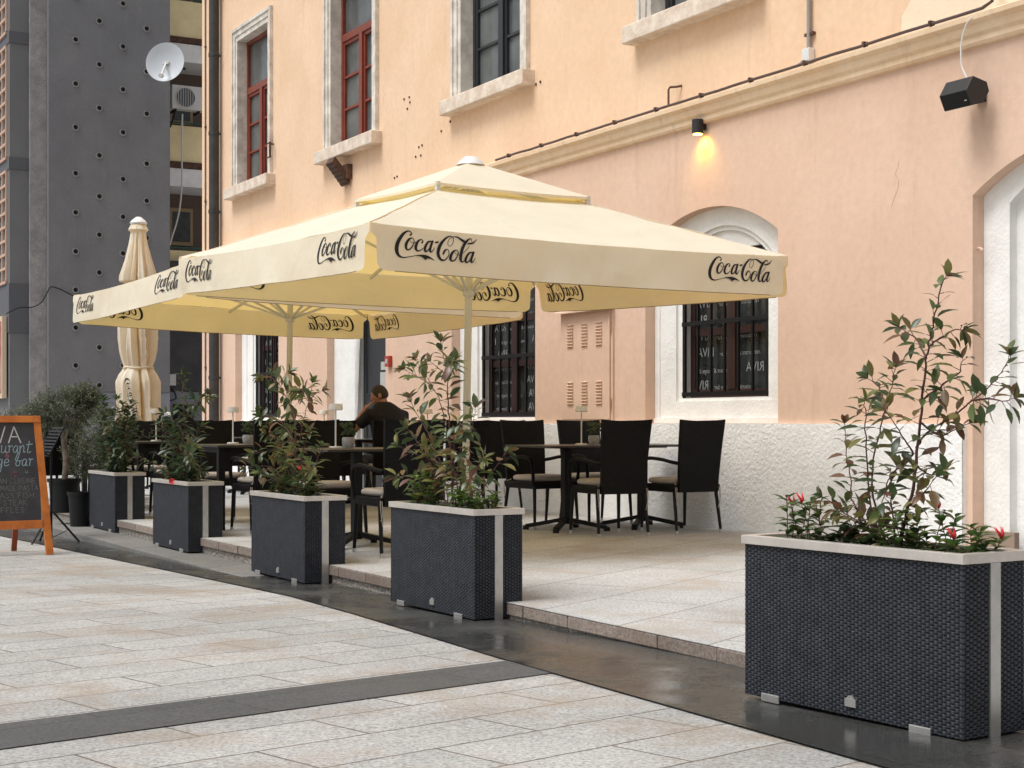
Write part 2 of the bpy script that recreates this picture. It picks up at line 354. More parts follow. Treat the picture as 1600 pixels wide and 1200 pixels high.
ex = (b_-a).normalized()*7
sheet('dark_paving_band', [(a+Vector((.06,.06,0)))[:2], (b_+ex)[:2], (c_+ex)[:2], (d_+Vector((.06,.06,0)))[:2]], DBAND, .004)

# terrace (level), kerb, step  -- built in the facade frame
MF = Matrix.Translation(P0) @ Matrix.Rotation(RZ, 4, 'Z')
def fobj(mb, name, m, **k):
    o = mb.build(name, m, **k); o.matrix_world = MF; return o
t = MB(); t.box(-34,13,-4.1705,.5,-1.2,TER+.004); tag(fobj(t,'terrace',TPAVE),kind='structure')
t = MB()
rng = random.Random(5); x = -34
while x < 13:
    L = 1.23
    t.box(x+.003, x+L-.003, -4.47+rng.uniform(-.004,.004), -4.173, TER-.062, TER+.001); x += L
tag(fobj(t,'kerb',KERBM, bevel=.006),kind='structure')
t = MB(); t.box(-34,13,-4.468,-4.17,TER+.003,TER+.006); tag(fobj(t,'terrace_edge',TPAVE),kind='structure')
t = MB(); t.box(-34,13,-4.45,-4.18,-1.2,TER-.064); tag(fobj(t,'kerb_base',AGG),kind='structure')
t = MB(); t.box(-34,.3,-4.82,-4.452,-1.2,-.042); tag(fobj(t,'low_step',STEPM, bevel=.01),kind='structure')

# ------------------------------------------------------------------ main building
bld = empty('restaurant_building', (0,0,0), 0, 'long peach and ochre stucco building with stone framed windows behind the terrace', 'building')
bld.matrix_world = MF
XL, XR = -15.62, 9.0
LC = [-12.84,-8.86,-4.92,-.76,3.49]      # centres of the lower bays
HW = 1.01
def arch(cx, hw, z0, zs, rise, n=18):
    """closed loop (x,z): rectangle with segmental arch top"""
    r = (hw*hw+rise*rise)/(2*rise); zc = zs+rise-r; a = math.asin(hw/r)
    return [(cx-hw,z0),(cx+hw,z0)]+[(cx+r*math.sin(a-2*a*i/n), zc+r*math.cos(a-2*a*i/n)) for i in range(n+1)]
def plate(mb, outer, holes, y0, depth, outer_side=False):
    """a flat front face with holes and reveals going back by depth"""
    bm = bmesh.new(); edges = []
    loops = []
    for loop in [outer]+holes:
        vs = [bm.verts.new((x, y0, z)) for x, z in loop]; loops.append(vs)
        for i in range(len(vs)): edges.append(bm.edges.new((vs[i], vs[(i+1)%len(vs)])))
    bmesh.ops.triangle_fill(bm, edges=edges, use_beauty=True, use_dissolve=False, normal=(0,-1,0))
    bm.verts.index_update(); bm.verts.ensure_lookup_table()
    mb.add([tuple(v.co) for v in bm.verts], [tuple(v.index for v in f.verts) for f in bm.faces]); bm.free()
    for k, loop in enumerate([outer]+holes):
        if k == 0 and not outer_side: continue
        n = len(loop)
        mb.add([(x,y0,z) for x,z in loop]+[(x,y0+depth,z) for x,z in loop], [(i,(i+1)%n,n+(i+1)%n,n+i) for i in range(n)])
def rect(x0,x1,z0,z1): return [(x0,z0),(x1,z0),(x1,z1),(x0,z1)]
UC0 = [-12.99,-8.98,-4.94,-.93,3.1]
CRACK = mat('crack',(.40,.27,.18),1)
isdoor = [False, True, False, False, True]
ZP = 1.03
# lower wall
lw = MB(); holes = [arch(c, HW, (TER+.001 if d else ZP+.001), 2.70, .31) for c, d in zip(LC, isdoor)]
# door holes reach the ground: notch them into the outline
outline = [(XL,TER)]
for c, d in zip(LC, isdoor):
    if d:
        h = arch(c, HW, TER, 2.70, .31); outline += [h[0]]+h[2:][::-1]+[h[1]]
outline += [(XR,TER),(XR,3.80),(XL,3.80)]
def dedupe(p):
    o = []
    for q in p:
        if not o or (abs(o[-1][0]-q[0])+abs(o[-1][1]-q[1])) > 1e-5: o.append(q)
    return o
plate(lw, dedupe(outline), [h for h, d in zip(holes, isdoor) if not d], 0, .20)
for c, d in zip(LC, isdoor):
    if d:
        h = dedupe(arch(c, HW, TER, 2.70, .31)); h2 = h[1:]+[h[0]]; n = len(h2)
        lw.add([(x,0,z) for x,z in h2]+[(x,.2,z) for x,z in h2], [(i,i+1,n+i+1,n+i) for i in range(n-1)])
lw.build('lower_wall', LOWER, bld)
# plinth with rough plaster, broken at the bays that have doors
pl = MB(); segs = [(XL,LC[1]-HW),(LC[1]+HW,2.42),(LC[4]+HW+.06,XR)]
for x0,x1 in segs:
    nx = int((x1-x0)/.07)+1; nz_ = 14
    P = []
    for j in range(nz_+1):
        z = TER+(ZP-TER)*j/nz_
        P.append([(x0+(x1-x0)*i/nx, -.045+.005*noise.noise(Vector((x0+(x1-x0)*i/nx*2.0, z*2.0, 0)))+.003*noise.noise(Vector((i*.9,j*.9,3))), z) for i in range(nx+1)])
    pl.grid(P)
    pl.add([(x0,-.04,ZP),(x1,-.04,ZP),(x1,.0,ZP),(x0,.0,ZP)],[(0,1,2,3)])
    pl.add([(x0,-.04,TER),(x0,.1,TER),(x0,.1,ZP),(x0,-.04,ZP)],[(0,1,2,3)]); pl.add([(x1,-.04,TER),(x1,.1,TER),(x1,.1,ZP),(x1,-.04,ZP)],[(0,1,2,3)])
pl.build('plinth', ROUGHW, bld, smooth='auto')
# belt course: profile extruded along the wall
bc = MB(); prof = [(0,3.775),(-.035,3.78),(-.05,3.80),(-.05,3.84),(-.075,3.86),(-.085,3.885),(-.085,3.915),(-.13,3.94),(-.135,3.975),(-.11,3.99),(0,4.01)]
bc.add([(XL,y,z) for y,z in prof]+[(XR,y,z) for y,z in prof], [(i,i+1,len(prof)+i+1,len(prof)+i) for i in range(len(prof)-1)]+[tuple(range(len(prof)))])
bc.build('belt_course', BELT, bld)
# upper wall
UC = [-12.99,-8.98,-4.94,-.93,3.1]
uw = MB(); UH = [rect(c-.74,c+.74,4.91,7.34) for c in UC]
plate(uw, [(XL,3.98),(XR,3.98),(XR,11.5),(XL,11.5)], UH, 0, .12); 
uw.add([(XL,0,TER),(XL,8,TER),(XL,8,11.5),(XL,0,11.5)],[(0,1,2,3)]); uw.add([(XR,0,TER),(XR,8,TER),(XR,8,11.5),(XR,0,11.5)],[(0,1,2,3)]); uw.add([(XL,8,0),(XR,8,0),(XR,8,11.5),(XL,8,11.5)],[(0,1,2,3)])
uw.build('upper_wall', UPPER, bld)
p = MB(); p.box(XL-.3,XR+.3,-.35,8.3,11.5,11.7); p.build('eaves', GSTONE, bld)
cr_ = random.Random(9)
for k in range(9):
    x_ = cr_.uniform(-11,3.2); z_ = cr_.choice([cr_.uniform(2.9,3.7), cr_.uniform(4.2,5.8)]); 
    if any(abs(x_-c) < 1.15 for c in UC0): continue
    q = MB(); px_, pz_ = x_, z_
    for j in range(cr_.randint(5,11)):
        nx_, nz2 = px_+cr_.uniform(-.05,.05), pz_-cr_.uniform(.03,.09); q.add([(px_-.0018,-.0015,pz_),(px_+.0018,-.0015,pz_),(nx_+.0016,-.0015,nz2),(nx_-.0016,-.0015,nz2)],[(0,1,2,3)]); px_, pz_ = nx_, nz2
    q.build('hairline_crack', CRACK, bld)
# pale unpainted patch over the belt at the right
x0,z0 = Wx(1408,50); pm = MB()
pts = []
for (px,py) in [(1408,58),(1410,25),(1430,-10),(1470,-40),(1540,-60),(1640,-60),(1640,5),(1600,5),(1500,32)]:
    x_,z_ = Wx(px,py); pts.append((x_,-.004,max(z_,4.02)))
pm.add(pts,[tuple(range(len(pts)))]); pm.build('bare_plaster_patch', PATCH, bld)

def upper_window(c, frame_mat, style):
    fr = MB()
    # moulded stone surround: three stepped rectangles
    for (o1, i1, y, d) in [(.19,.0,-.03,.06)]:
        plate(fr, rect(c-.72-.2,c+.72+.2,4.91,7.33+.21), [rect(c-.72-.15,c+.72+.15,4.911,7.33+.16)], -.055, .055, True)
    plate(fr, rect(c-.87,c+.87,4.912,7.49), [rect(c-.72-.07,c+.72+.07,4.913,7.33+.08)], -.035, .04, False)
    plate(fr, rect(c-.79,c+.79,4.914,7.41), [rect(c-.72,c+.72,4.915,7.33)], -.018, .20, False)
    w_ = fr.build('window', GSTONE, bld)
    s = MB(); s.box(c-1.02,c+1.02,-.16,.2,4.735,4.908); s.build('sill', SILL, w_, bevel=.012)
    f = MB(); X0,X1,Z0,Z1 = c-.72,c+.72,4.91,7.33; y0,y1 = .15,.21
    tz = 6.50
    def B(a,b,cc,d,yy0=y0,yy1=y1): f.box(a,b,yy0,yy1,cc,d)
    B(X0,X0+.06,Z0,Z1); B(X1-.06,X1,Z0,Z1); B(X0+.06,X1-.06,Z0,Z0+.06); B(X0+.06,X1-.06,Z1-.06,Z1)
    B(X0+.06,X1-.06,tz-.05,tz+.05,y0-.015,y1)
    cm = .055
    B(c-cm,c+cm,Z0+.06,tz-.05,y0-.02,y1)
    for sx in (X0+.06, c+cm):
        e = sx+(.72-.06-cm); B(sx,sx+.045,Z0+.06,tz-.05,y0+.008,y1); B(e-.045,e,Z0+.06,tz-.05,y0+.008,y1); B(sx+.045,e-.045,Z0+.06,Z0+.12,y0+.008,y1); B(sx+.045,e-.045,tz-.10,tz-.05,y0+.008,y1)
        H = (tz-.1-Z0-.12)
        for k in (1,2): zz = Z0+.12+H*k/3; B(sx+.045,e-.045,zz-.016,zz+.016,y0+.012,y1)
    f.build('frame', frame_mat, w_)
    g_ = MB(); g_.box(X0+.05,X1-.05,.195,.205,Z0+.05,Z1-.05); g_.build('pane', GLASS_U, w_)
    return w_
for i, c in enumerate(UC): upper_window(c, RWOOD if i < 2 else BWOOD, 0)
# dark room behind
dk = MB(); dk.box(XL+.1,XR-.1,.6,7.8,.0,11.4); dk.build('interior', DARK, bld)

FONTCACHE = {}
def text_verts(s, size, shear=0):
    cu = bpy.data.curves.new('t', 'FONT'); cu.body = s; cu.size = size; cu.resolution_u = 2; cu.shear = shear
    ob = bpy.data.objects.new('t', cu); col.objects.link(ob)
    me = ob.to_mesh(); V = [tuple(v.co) for v in me.vertices]; F = [tuple(p.vertices) for p in me.polygons]
    ob.to_mesh_clear(); bpy.data.objects.remove(ob); bpy.data.curves.remove(cu)
    return V, F

def grille(mb, x0, x1, z0, ztop, y, n, hz):
    for k in range(n):
        x = x0+.03+(x1-x0-.06)*k/(n-1); mb.box(x-.011,x+.011,y-.011,y+.011,z0,ztop(x))
    for z in hz: mb.box(x0,x1,y-.018,y-.0125,z-.02,z+.02); mb.box(x0,x1,y+.0125,y+.018,z-.02,z+.02)

def lower_bay(c, kind, op):
    """op = opening x0,x1,z0"""
    x0, x1, z0 = op; oc = (x0+x1)/2; ohw = (x1-x0)/2
    sur = MB(); base = ZP+.002 if kind == 'window' else TER
    if kind == 'window':
        plate(sur, arch(c, HW-.002, base, 2.70, .31), [arch(oc, ohw+.07, z0-.03, 2.55, .29)], .11, .03)
        plate(sur, arch(oc, ohw+.07, z0-.03, 2.55, .29), [arch(oc, ohw, z0, 2.53, .27)], .135, .24)
        # raised outer fillet
        for s_, e_ in ((x0-.36 if x0-.36 > c-HW+.02 else c-HW+.02, x0-.33),):
            sur.box(s_, e_, .098, .11, base, 2.55)
        sur.box(c-HW+.02, c+HW-.02, .085, .11, base, base+.05)
    else:
        h = dedupe(arch(c, HW-.002, base, 2.70, .31)); i_ = dedupe(arch(oc, ohw+.09, base, 2.62, .28)); i2 = dedupe(arch(oc, ohw, base, 2.60, .27))
        def ring(a_, b_, y, dep, inner=True):
            aa = a_[1:]+[a_[0]]; bb = b_[1:]+[b_[0]]
            out_ = dedupe(aa+bb[::-1])
            bm = bmesh.new(); vs = [bm.verts.new((x,y,z)) for x,z in out_]; bm.faces.new(vs); bmesh.ops.triangulate(bm, faces=bm.faces)
            bm.verts.index_update(); sur.add([tuple(v.co) for v in bm.verts],[tuple(v.index for v in f.verts) for f in bm.faces]); bm.free()
            n = len(bb); sur.add([(x,y,z) for x,z in bb]+[(x,y+dep,z) for x,z in bb], [(i,i+1,n+i+1,n+i) for i in range(n-1)])
        ring(h, i_, .11, .07); ring(i_, i2, .18, .22)
    w_ = sur.build('window' if kind == 'window' else 'doorway', WSTONE, bld)
    if kind == 'window':
        f = MB(); y0, y1 = .23, .29; zt = 2.79
        def ztop(x): return 2.56
        f.box(x0,x0+.07,y0,y1,z0,2.5); f.box(x1-.07,x1,y0,y1,z0,2.5); f.box(x0+.07,x1-.07,y0,y1,z0,z0+.08); f.box(oc-.06,oc+.06,y0-.015,y1,z0+.08,2.78)
        for z in (z0+.62,): f.box(x0+.07,oc-.06,y0+.006,y1,z-.035,z+.035); f.box(oc+.06,x1-.07,y0+.006,y1,z-.035,z+.035)
        f.box(x0+.07,oc-.06,y0+.003,y1,2.2,2.28); f.box(oc+.06,x1-.07,y0+.003,y1,2.2,2.28)
        f.build('frame', DWOOD, w_)
        lu = [(x_,z_) for x_,z_ in dedupe(arch(oc, ohw-.001, z0, 2.53, .27, 30)) if z_ > 2.615]
        l_ = MB(); nl = len(lu); l_.add([(x_,.165,z_) for x_,z_ in lu]+[(x_,.228,z_) for x_,z_ in lu],[tuple(range(nl))]+[(i,(i+1)%nl,nl+(i+1)%nl,nl+i) for i in range(nl)]); l_.build('lunette', WSTONE, w_)
        p_ = MB(); p_.box(x0+.02,x1-.02,.265,.275,z0+.02,2.82); pane = p_.build('pane', GLASS_L, w_)
        gr = MB(); nb = 7; grille(gr, x0, x1, z0+.02, ztop, .145, nb, (z0+.035, z0+.70)); gr.box(x0,x0+.025,.135,.155,z0,2.5); gr.box(x1-.025,x1,.135,.155,z0,2.5)
        gr.build('grille', IRON, w_)
        # frosted words on the glass, read from inside so they are mirrored here
        lt = MB(); rg = random.Random(int(abs(c)*100))
        V1,F1 = text_verts('RIVA', .125); V2,F2 = text_verts('restaurant & lounge bar', .062, .35)
        z = z0+.08; row = 0
        while z < 2.6:
            xs = x0+.10-rg.uniform(0,.5)
            while xs < x1:
                for V,F,dx,wd in ((V1,F1,.0,.33),(V2,F2,.36,.66)):
                    for (lo,hi) in ((x0+.085,oc-.075),(oc+.075,x1-.085)):
                        pass
                    # keep whole glyph faces that fall on the glass leaves only
                    vs = [(xs+dx+wd-v[0], .2635, z+v[1]) for v in V]
                    keep = [f_ for f_ in F if all((x0+.08 < vs[i][0] < oc-.07) or (oc+.07 < vs[i][0] < x1-.08) for i in f_)]
                    if keep:
                        used = sorted({i for f_ in keep for i in f_}); mp_ = {u:k for k,u in enumerate(used)}
                        lt.add([vs[u] for u in used],[tuple(mp_[i] for i in f_) for f_ in keep])
                xs += 1.12
            z += .155; row += 1
        lt.build('lettering', GLETTER, pane)
    return w_
lower_bay(LC[0],'window',(-13.24,-12.1,1.12))
lower_bay(LC[2],'window',(-5.40,-4.13,1.10))
lower_bay(LC[3],'window',(-1.34,-.045,1.27))
db = lower_bay(LC[1],'door',(-9.04,-8.0,0))
dd = lower_bay(LC[4],'door',(2.82,4.16,0))
# door leaves
def leaf(parent, x0, x1, y, z1, m, papers=False):
    d = MB(); d.box(x0,x1,y,y+.05,TER+.02,z1)
    o = d.build('door', m, parent, bevel=.004)
    t_ = MB(); wd = x1-x0
    for (a,b2) in ((.12,.42),(.48,.94)):
        for (u0,u1,v0,v1) in ((x0+.1,x1-.1,TER+(z1-TER)*a,TER+(z1-TER)*a+.03),(x0+.1,x1-.1,TER+(z1-TER)*b2-.03,TER+(z1-TER)*b2),(x0+.1,x0+.13,TER+(z1-TER)*a+.03,TER+(z1-TER)*b2-.03),(x1-.13,x1-.1,TER+(z1-TER)*a+.03,TER+(z1-TER)*b2-.03)): t_.box(u0,u1,y-.012,y,v0,v1)
    t_.build('panel_moulding', m, o)
    h_ = MB(); h_.tube([(x0+.06,y-.0,1.08),(x0+.06,y-.06,1.08),(x0+.06,y-.06,1.2)],.009,8); h_.build('handle', TIP, o)
    if papers:
        q = MB(); q.box(x1-.42,x1-.22,y-.016,y-.013,1.45,1.72); q.box(x1-.40,x1-.2,y-.016,y-.013,1.75,1.86); q.build('notice', PAPER, o)
    return o
leaf(db,-9.03,-8.01,.20,2.85,BWOOD,True)
leaf(dd,2.83,4.15,.33,2.85,GREYP)
# skirting at the right door
sk = MB(); sk.box(2.44,2.82,.06,.108,TER,.25); sk.build('skirting', mat('brown_tile',(.30,.22,.17),.6), bld)
# wall cabinet (painted like the wall)
cb = MB(); cb.box(-3.29,-2.36,-.035,.0,1.07,2.19); cab = cb.build('cabinet_door', LOWER, bld, bevel=.004)
h_ = MB(); h_.add([(-3.34,-.11,2.19),(-2.31,-.11,2.19),(-2.31,.0,2.225),(-3.34,.0,2.225),(-3.34,-.11,2.175),(-2.31,-.11,2.175),(-2.31,0,2.19),(-3.34,0,2.19)],[(0,1,2,3),(4,7,6,5),(0,4,5,1),(1,5,6,2),(3,7,4,0)]); h_.build('hood', LOWER, cab)
cf = MB()
for a_ in ((-3.33,-3.295,1.05,2.19),(-2.355,-2.32,1.05,2.19)): cf.box(a_[0],a_[1],-.02,0,a_[2],a_[3])
cf.build('cabinet_frame', LOWER, bld)
for zc in (1.34,1.94):
    for xc in (-3.11,-2.83,-2.55):
        lv = MB()
        for k in range(8):
            z = zc-.12+k*.032
            lv.add([(xc-.055,-.037,z),(xc+.055,-.037,z),(xc+.055,-.052,z+.012),(xc-.055,-.052,z+.012),(xc+.055,-.037,z+.02),(xc-.055,-.037,z+.02)],[(0,1,2,3),(3,2,4,5),(0,3,5),(1,4,2)])
        lv.build('louvre', LOWER, cab)
hg = MB()
for z in (1.25,2.02): hg.tube([(-2.345,-.045,z-.05),(-2.345,-.045,z+.05)],.012,8)
hg.build('hinge', LOWER, cab)
# small studs and old fixings
st = MB()
for (px,py) in [(632,155),(640,152),(637,170),(641,160),(690,205),(655,230),(660,227),(650,245),(658,243),(845,128),(838,132),(617,278),(621,276),(704,190)]:
    x_,z_ = Wx(px,py); st.box(x_-.012,x_+.012,-.012,0,z_-.012,z_+.012)
st.build('old_fixing', RUST, bld)

# ------------------------------------------------------------------ things fixed to the facade
def fthing(name, label, cat, x, z, off=0, group=None):
    o = empty(name, (0,0,0), 0, label, cat, group); o.matrix_world = MF @ Matrix.Translation((x, off, z)); return o
# drain pipe
dp = fthing('drainpipe','tall dark grey downpipe clamped at the left end of the peach facade','pipe',-14.60,0,-.12)
q = MB(); q.tube([(0,0,-.1),(0,0,9.6)],.085,16); q.build('pipe', PIPE, dp, smooth='auto')
for z in (1.8,3.3,4.62,5.95,7.28,8.6):
    q = MB(); q.tube([(0,0,z-.03),(0,0,z+.03)],.094,16); q.box(-.012,.012,.09,.12,z-.012,z+.012); q.box(.09,.17,-.012,.012,z-.008,z+.008); q.build('clamp', PIPE, dp)
q = MB(); q.add([(-.18,-.14,8.75),(.18,-.14,8.75),(.18,.12,8.75),(-.18,.12,8.75),(-.10,-.10,8.5),(.10,-.10,8.5),(.10,.10,8.5),(-.10,.10,8.5)],[(0,1,2,3),(4,7,6,5),(0,4,5,1),(1,5,6,2),(2,6,7,3),(3,7,4,0)]); q.build('hopper', GSTONE, dp)
cw = fthing('thin_conduit','thin rusty conduit running up the pale strip left of the downpipe','pipe',-15.38,0,-.02)
q = MB(); q.tube([(0,0,1.0),(0,0,9)],.012,6); q.build('tube', BROWNP, cw)
q = MB()
for z in (1.6,2.0,3.6,4.9,6.2,7.6): q.box(-.03,.03,-.012,.012,z-.012,z+.012)
q.build('clip', RUST, cw)
# pipe running on the belt course
pr = fthing('wall_cable','dark brown cable pipe lying along the top of the belt course','cable',0,0,0)
q = MB(); pts = [(-4.6,-.115,4.005)]
for i in range(28): pts.append((-4.6+.26*(i+1), -.115, 4.008+.008*noise.noise(Vector((i*.7,0,0)))))
pts += [(2.70,-.115,4.012),(2.76,-.10,4.04),(2.77,-.06,4.3),(2.77,-.06,4.9)]
q.tube(pts,.013,8); q.build('pipe', BROWNP, pr, smooth=True)
q = MB()
for i in range(10): x_ = -4.3+i*.72; q.box(x_-.012,x_+.012,-.137,-.09,3.99,4.03)
q.build('clip', RUST, pr)
hk = fthing('iron_hook','bent rusty iron hook standing above the belt course','hook',-1.25,4.0,0)
q = MB(); q.tube([(0,-.09,.01),(0,-.09,.17),(.02,-.085,.19),(.07,-.04,.19),(.09,0,.20)],.011,6); q.build('hook', RUST, hk)
cdt = fthing('grey_conduit','grey vertical conduit coming down the ochre wall to a white junction','pipe',.69,4.0,0)
q = MB(); q.tube([(0,-.03,.12),(0,-.03,1.2),(0,-.03,3)],.018,8); q.tube([(-.05,-.10,.02),(-.02,-.05,.06),(0,-.03,.14)],.012,6); q.build('tube', CONDUIT, cdt, smooth='auto')
q = MB(); q.box(-.045,.045,-.07,-.003,.04,.15); q.build('junction_box', WPLAST, cdt, bevel=.006)
q = MB(); q.box(-.055,.055,-.035,-.003,.26,.285); q.build('clamp', RUST, cdt)
# spot lamp (lit)
lx, lz = -.865, 3.69
wl = fthing('wall_spotlight','small black cylinder wall lamp shining yellow light down below the belt course','lamp',lx+.07,lz-.01,-.085)
YG = mat('lit_bulb',(1,.7,.2),.5, emit=((1,.62,.12),14))
q = MB(); q.tube([(0,0,0),(0,0,.13)],.052,20); q.box(-.02,.02,.045,.085,.04,.09); q.build('housing', SPK, wl, smooth='auto')
q = MB(); q.tube([(0,0,-.006),(0,0,-.001)],.042,20); q.build('bulb', YG, wl)
sl = bpy.data.lights.new('lamp_light','SPOT'); sl.energy = 6.5; sl.color = (1,.55,.06); sl.spot_size = R(125); sl.spot_blend = .9; sl.shadow_soft_size = .02
so = bpy.data.objects.new('lamp_light', sl); col.objects.link(so); so.parent = wl; so.location = (0,0,-.03); so.rotation_euler = (R(38),0,0)
# loudspeaker
sp = fthing('loudspeaker','black box loudspeaker tilted down on the pink wall at upper right','speaker',Wx(1508,145,-.17)[0],Wx(1508,145,-.17)[1],-.17)
sp.matrix_world = sp.matrix_world @ Matrix.Scale(.80,4)
q = MB(); w2 = .165
sec = [(-.14,-.085),(.0,-.15),(.10,-.05),(.09,.06),(-.0,.105),(-.10,.10)]
sec = [(-.155,-.02),(-.09,-.15),(.06,-.11),(.13,.0),(.10,.08),(-.07,.115)]
q.loft([[(s*w2, y, z) for y,z in sec] for s in (-1,1)]); spb = q.build('cabinet', SPK, sp, bevel=.006)
a_ = Vector((0,-.155,-.02)); b2 = Vector((0,-.09,-.15)); nn = Vector((0,-.9,-.45)).normalized()*.003
q = MB(); q.add([Vector((-w2+.012,0,0))+a_+nn,Vector((w2-.012,0,0))+a_+nn,Vector((w2-.012,0,0))+b2+nn,Vector((-w2+.012,0,0))+b2+nn],[(0,1,2,3)]); q.build('grille', SPKG, sp)
q = MB(); m_ = a_*.45+b2*.55+nn*1.6; q.add([m_+Vector((w2-.06,0,.012)),m_+Vector((w2-.03,0,.012)),m_+Vector((w2-.03,.006,-.012)),m_+Vector((w2-.06,.006,-.012))],[(0,1,2,3)]); q.build('badge', PAPER, sp)
q = MB(); q.box(-.03,.03,.07,.2,-.03,.03); q.box(-.06,.06,.19,.2,-.07,.07); q.build('bracket', IRON, sp)
cbx = fthing('speaker_cable','thin white cable hanging from the belt course to the black loudspeaker','cable',0,0,0)
q = MB(); q.tube(smoothpts([(Wx(px,py,-.14)[0],-.14,Wx(px,py,-.14)[1]) for px,py in [(1519,27),(1509,40),(1502,68),(1502,98),(1506,112),(1511,122)]],6),.006,6); q.build('cable', WPLAST, cbx)
# rusty flood light under the second window
fl = fthing('rusty_floodlight','rusty slatted floodlight fixed to the wall under the second red framed window','lamp',-9.12,4.50,0)
fl.matrix_world = fl.matrix_world @ Matrix.Scale(.78,4)
q = MB(); q.loft([[(-.15,-.36,.16),(.15,-.36,.16),(.15,-.30,.26),(-.15,-.30,.26)],[(-.15,-.05,-.22),(.15,-.05,-.22),(.15,-.0,-.10),(-.15,-.0,-.10)]]); fb = q.build('housing', RUST, fl)
q = MB()
for k in range(6):
    f_ = (k+.5)/6; q.box(-.15,.15,-.37+.31*f_,-.355+.31*f_,.15-.38*f_,.17-.38*f_)
q.build('slat', IRON, fl)
q = MB(); q.box(-.02,.22,-.10,0,-.12,.14); q.build('bracket', RUST, fl)
bk = fthing('wall_bracket','small rusty clamp bracket on the wall beside the first red framed window','bracket',-12.03,5.27,0)
q = MB(); q.box(-.09,.09,-.09,-.075,.10,.12); q.box(-.09,.09,-.09,-.075,-.12,-.10); q.box(.045,.065,-.10,-.07,-.12,.12); q.box(-.01,.01,-.075,0,.09,.11); q.build('bracket', RUST, bk)
al = fthing('fire_alarm','small red square fire alarm box on the pink wall beside the dark doorway','alarm',-7.70,1.84,0)
q = MB(); q.box(-.065,.065,-.055,0,-.07,.07); q.build('box', REDA, al, bevel=.006)
q = MB(); q.box(-.03,.03,-.060,-.056,-.03,.03); q.build('button', PAPER, al)
for zz,lab in ((1.32,'lower'),(2.31,'upper')):
    nb_ = fthing('hook_peg',f'{lab} of the two small white iron pegs in the jamb of the right hand door','peg',2.52 if zz>2 else 2.60,zz,.05)
    q = MB(); q.tube([(-.04,.0,0),(.03,-.05,0),(.06,-.05,-.02)],.009,6); q.build('peg', WSTONE if zz<2 else LOWER, nb_)

# ------------------------------------------------------------------ logo lettering (traced pen strokes, unit: 1 = 1000)
LOGO = [
 [(352,165,34),(372,140,20),(345,105,22),(300,100,28),(240,140,46),(180,220,62),(130,320,70),(112,420,72),(125,500,62),(165,550,42),(230,567,24),(330,550,15),(430,528,14),(500,518,16)],
 [(400,232,14),(380,214,18),(330,240,40),(285,310,52),(272,380,50),(290,425,36),(340,415,26),(390,350,20),(415,280,16),(402,228,14)],
 [(345,262,9),(370,295,9),(410,302,10),(450,285,14)],
 [(548,290,34),(562,260,18),(530,236,20),(480,270,40),(448,340,50),(438,400,50),(465,440,34),(520,428,18),(562,385,12)],
 [(705,262,26),(655,270,34),(610,340,44),(592,400,46),(600,445,36),(640,430,22),(680,370,16),(712,290,16)],
 [(728,258,40),(702,330,44),(684,400,44),(688,445,38),(722,438,18),(765,368,9)],
 [(782,278,34),(818,268,34)],
 [(903,500,8),(912,465,34),(938,415,34),(972,392,18),(1004,420,15),(1002,490,15),(962,560,20),(910,592,32),(855,570,48),(822,490,56),(830,400,60),(865,310,58),(920,230,44),(985,170,30),(1045,152,17),(1085,180,11),(1087,250,10),(1052,318,10),(1012,332,10),(990,290,10),(1008,222,10),(1050,175,12),(1100,160,16),(1160,166,28),(1212,196,40),(1280,240,52)],
 [(1150,405,14),(1125,402,18),(1080,430,40),(1040,500,52),(1028,570,48),(1060,602,32),(1110,575,24),(1150,500,20),(1165,440,15),(1148,402,14)],
 [(1100,438,9),(1130,472,9),(1185,492,10)],
 [(1245,458,10),(1300,400,10),(1340,360,10),(1366,312,9)],
 [(1408,228,11),(1404,190,14),(1365,190,26),(1310,245,44),(1262,320,52),(1227,410,54),(1207,500,54),(1203,570,48),(1222,612,34),(1262,598,16),(1290,560,12)],
 [(1340,276,26),(1400,268,34),(1450,246,26),(1502,188,7)],
 [(1412,432,26),(1360,445,34),(1310,515,44),(1287,580,46),(1302,620,34),(1342,602,22),(1385,540,16),(1420,460,16)],
 [(1438,430,40),(1412,500,44),(1390,565,46),(1395,612,36),(1430,600,16),(1466,530,9)],
 [(1470,626,12),(1480,630,12)],
]
SWOOSH = [(430,521),(480,512),(540,505),(600,507),(650,522),(700,552),(740,582),(772,608),(730,592),(690,576),(650,570),(622,578),(597,605),(575,575),(545,552),(500,535),(440,534)]
def logo_shapes():
    """list of (verts2d, faces) ; x 0..1 , y 0 (bottom) .. up"""
    out_ = []
    def nrm(x, y): y2 = y-.058*(x-80); return ((x-80)/1400, (575-y2)/1400)
    for st_ in LOGO:
        pts = smoothpts(st_, 5); P = [Vector(nrm(p[0],p[1])) for p in pts]; W = [max(p[2]*.9,7)/1400/2 for p in pts]
        vs = []; fs = []
        for i, p in enumerate(P):
            d = (P[min(i+1,len(P)-1)]-P[max(i-1,0)]).normalized(); nn_ = Vector((-d.y,d.x))*W[i]; vs += [p+nn_, p-nn_]
        for i in range(len(P)-1): fs.append((2*i,2*i+1,2*i+3,2*i+2))
        out_.append((vs, fs))
        for e in (0,-1):
            if W[e] > 6/1400:
                out_.append(([P[e]+Vector((math.cos(a_*math.pi/6),math.sin(a_*math.pi/6)))*W[e] for a_ in range(12)], [tuple(range(12))]))
    bm = bmesh.new(); vs = [bm.verts.new((*nrm(x,y),0)) for x,y in SWOOSH]; bm.faces.new(vs); bmesh.ops.triangulate(bm, faces=bm.faces); bm.verts.index_update()
    out_.append(([Vector(v.co[:2]) for v in bm.verts],[tuple(v.index for v in f.verts) for f in bm.faces])); bm.free()
    return out_
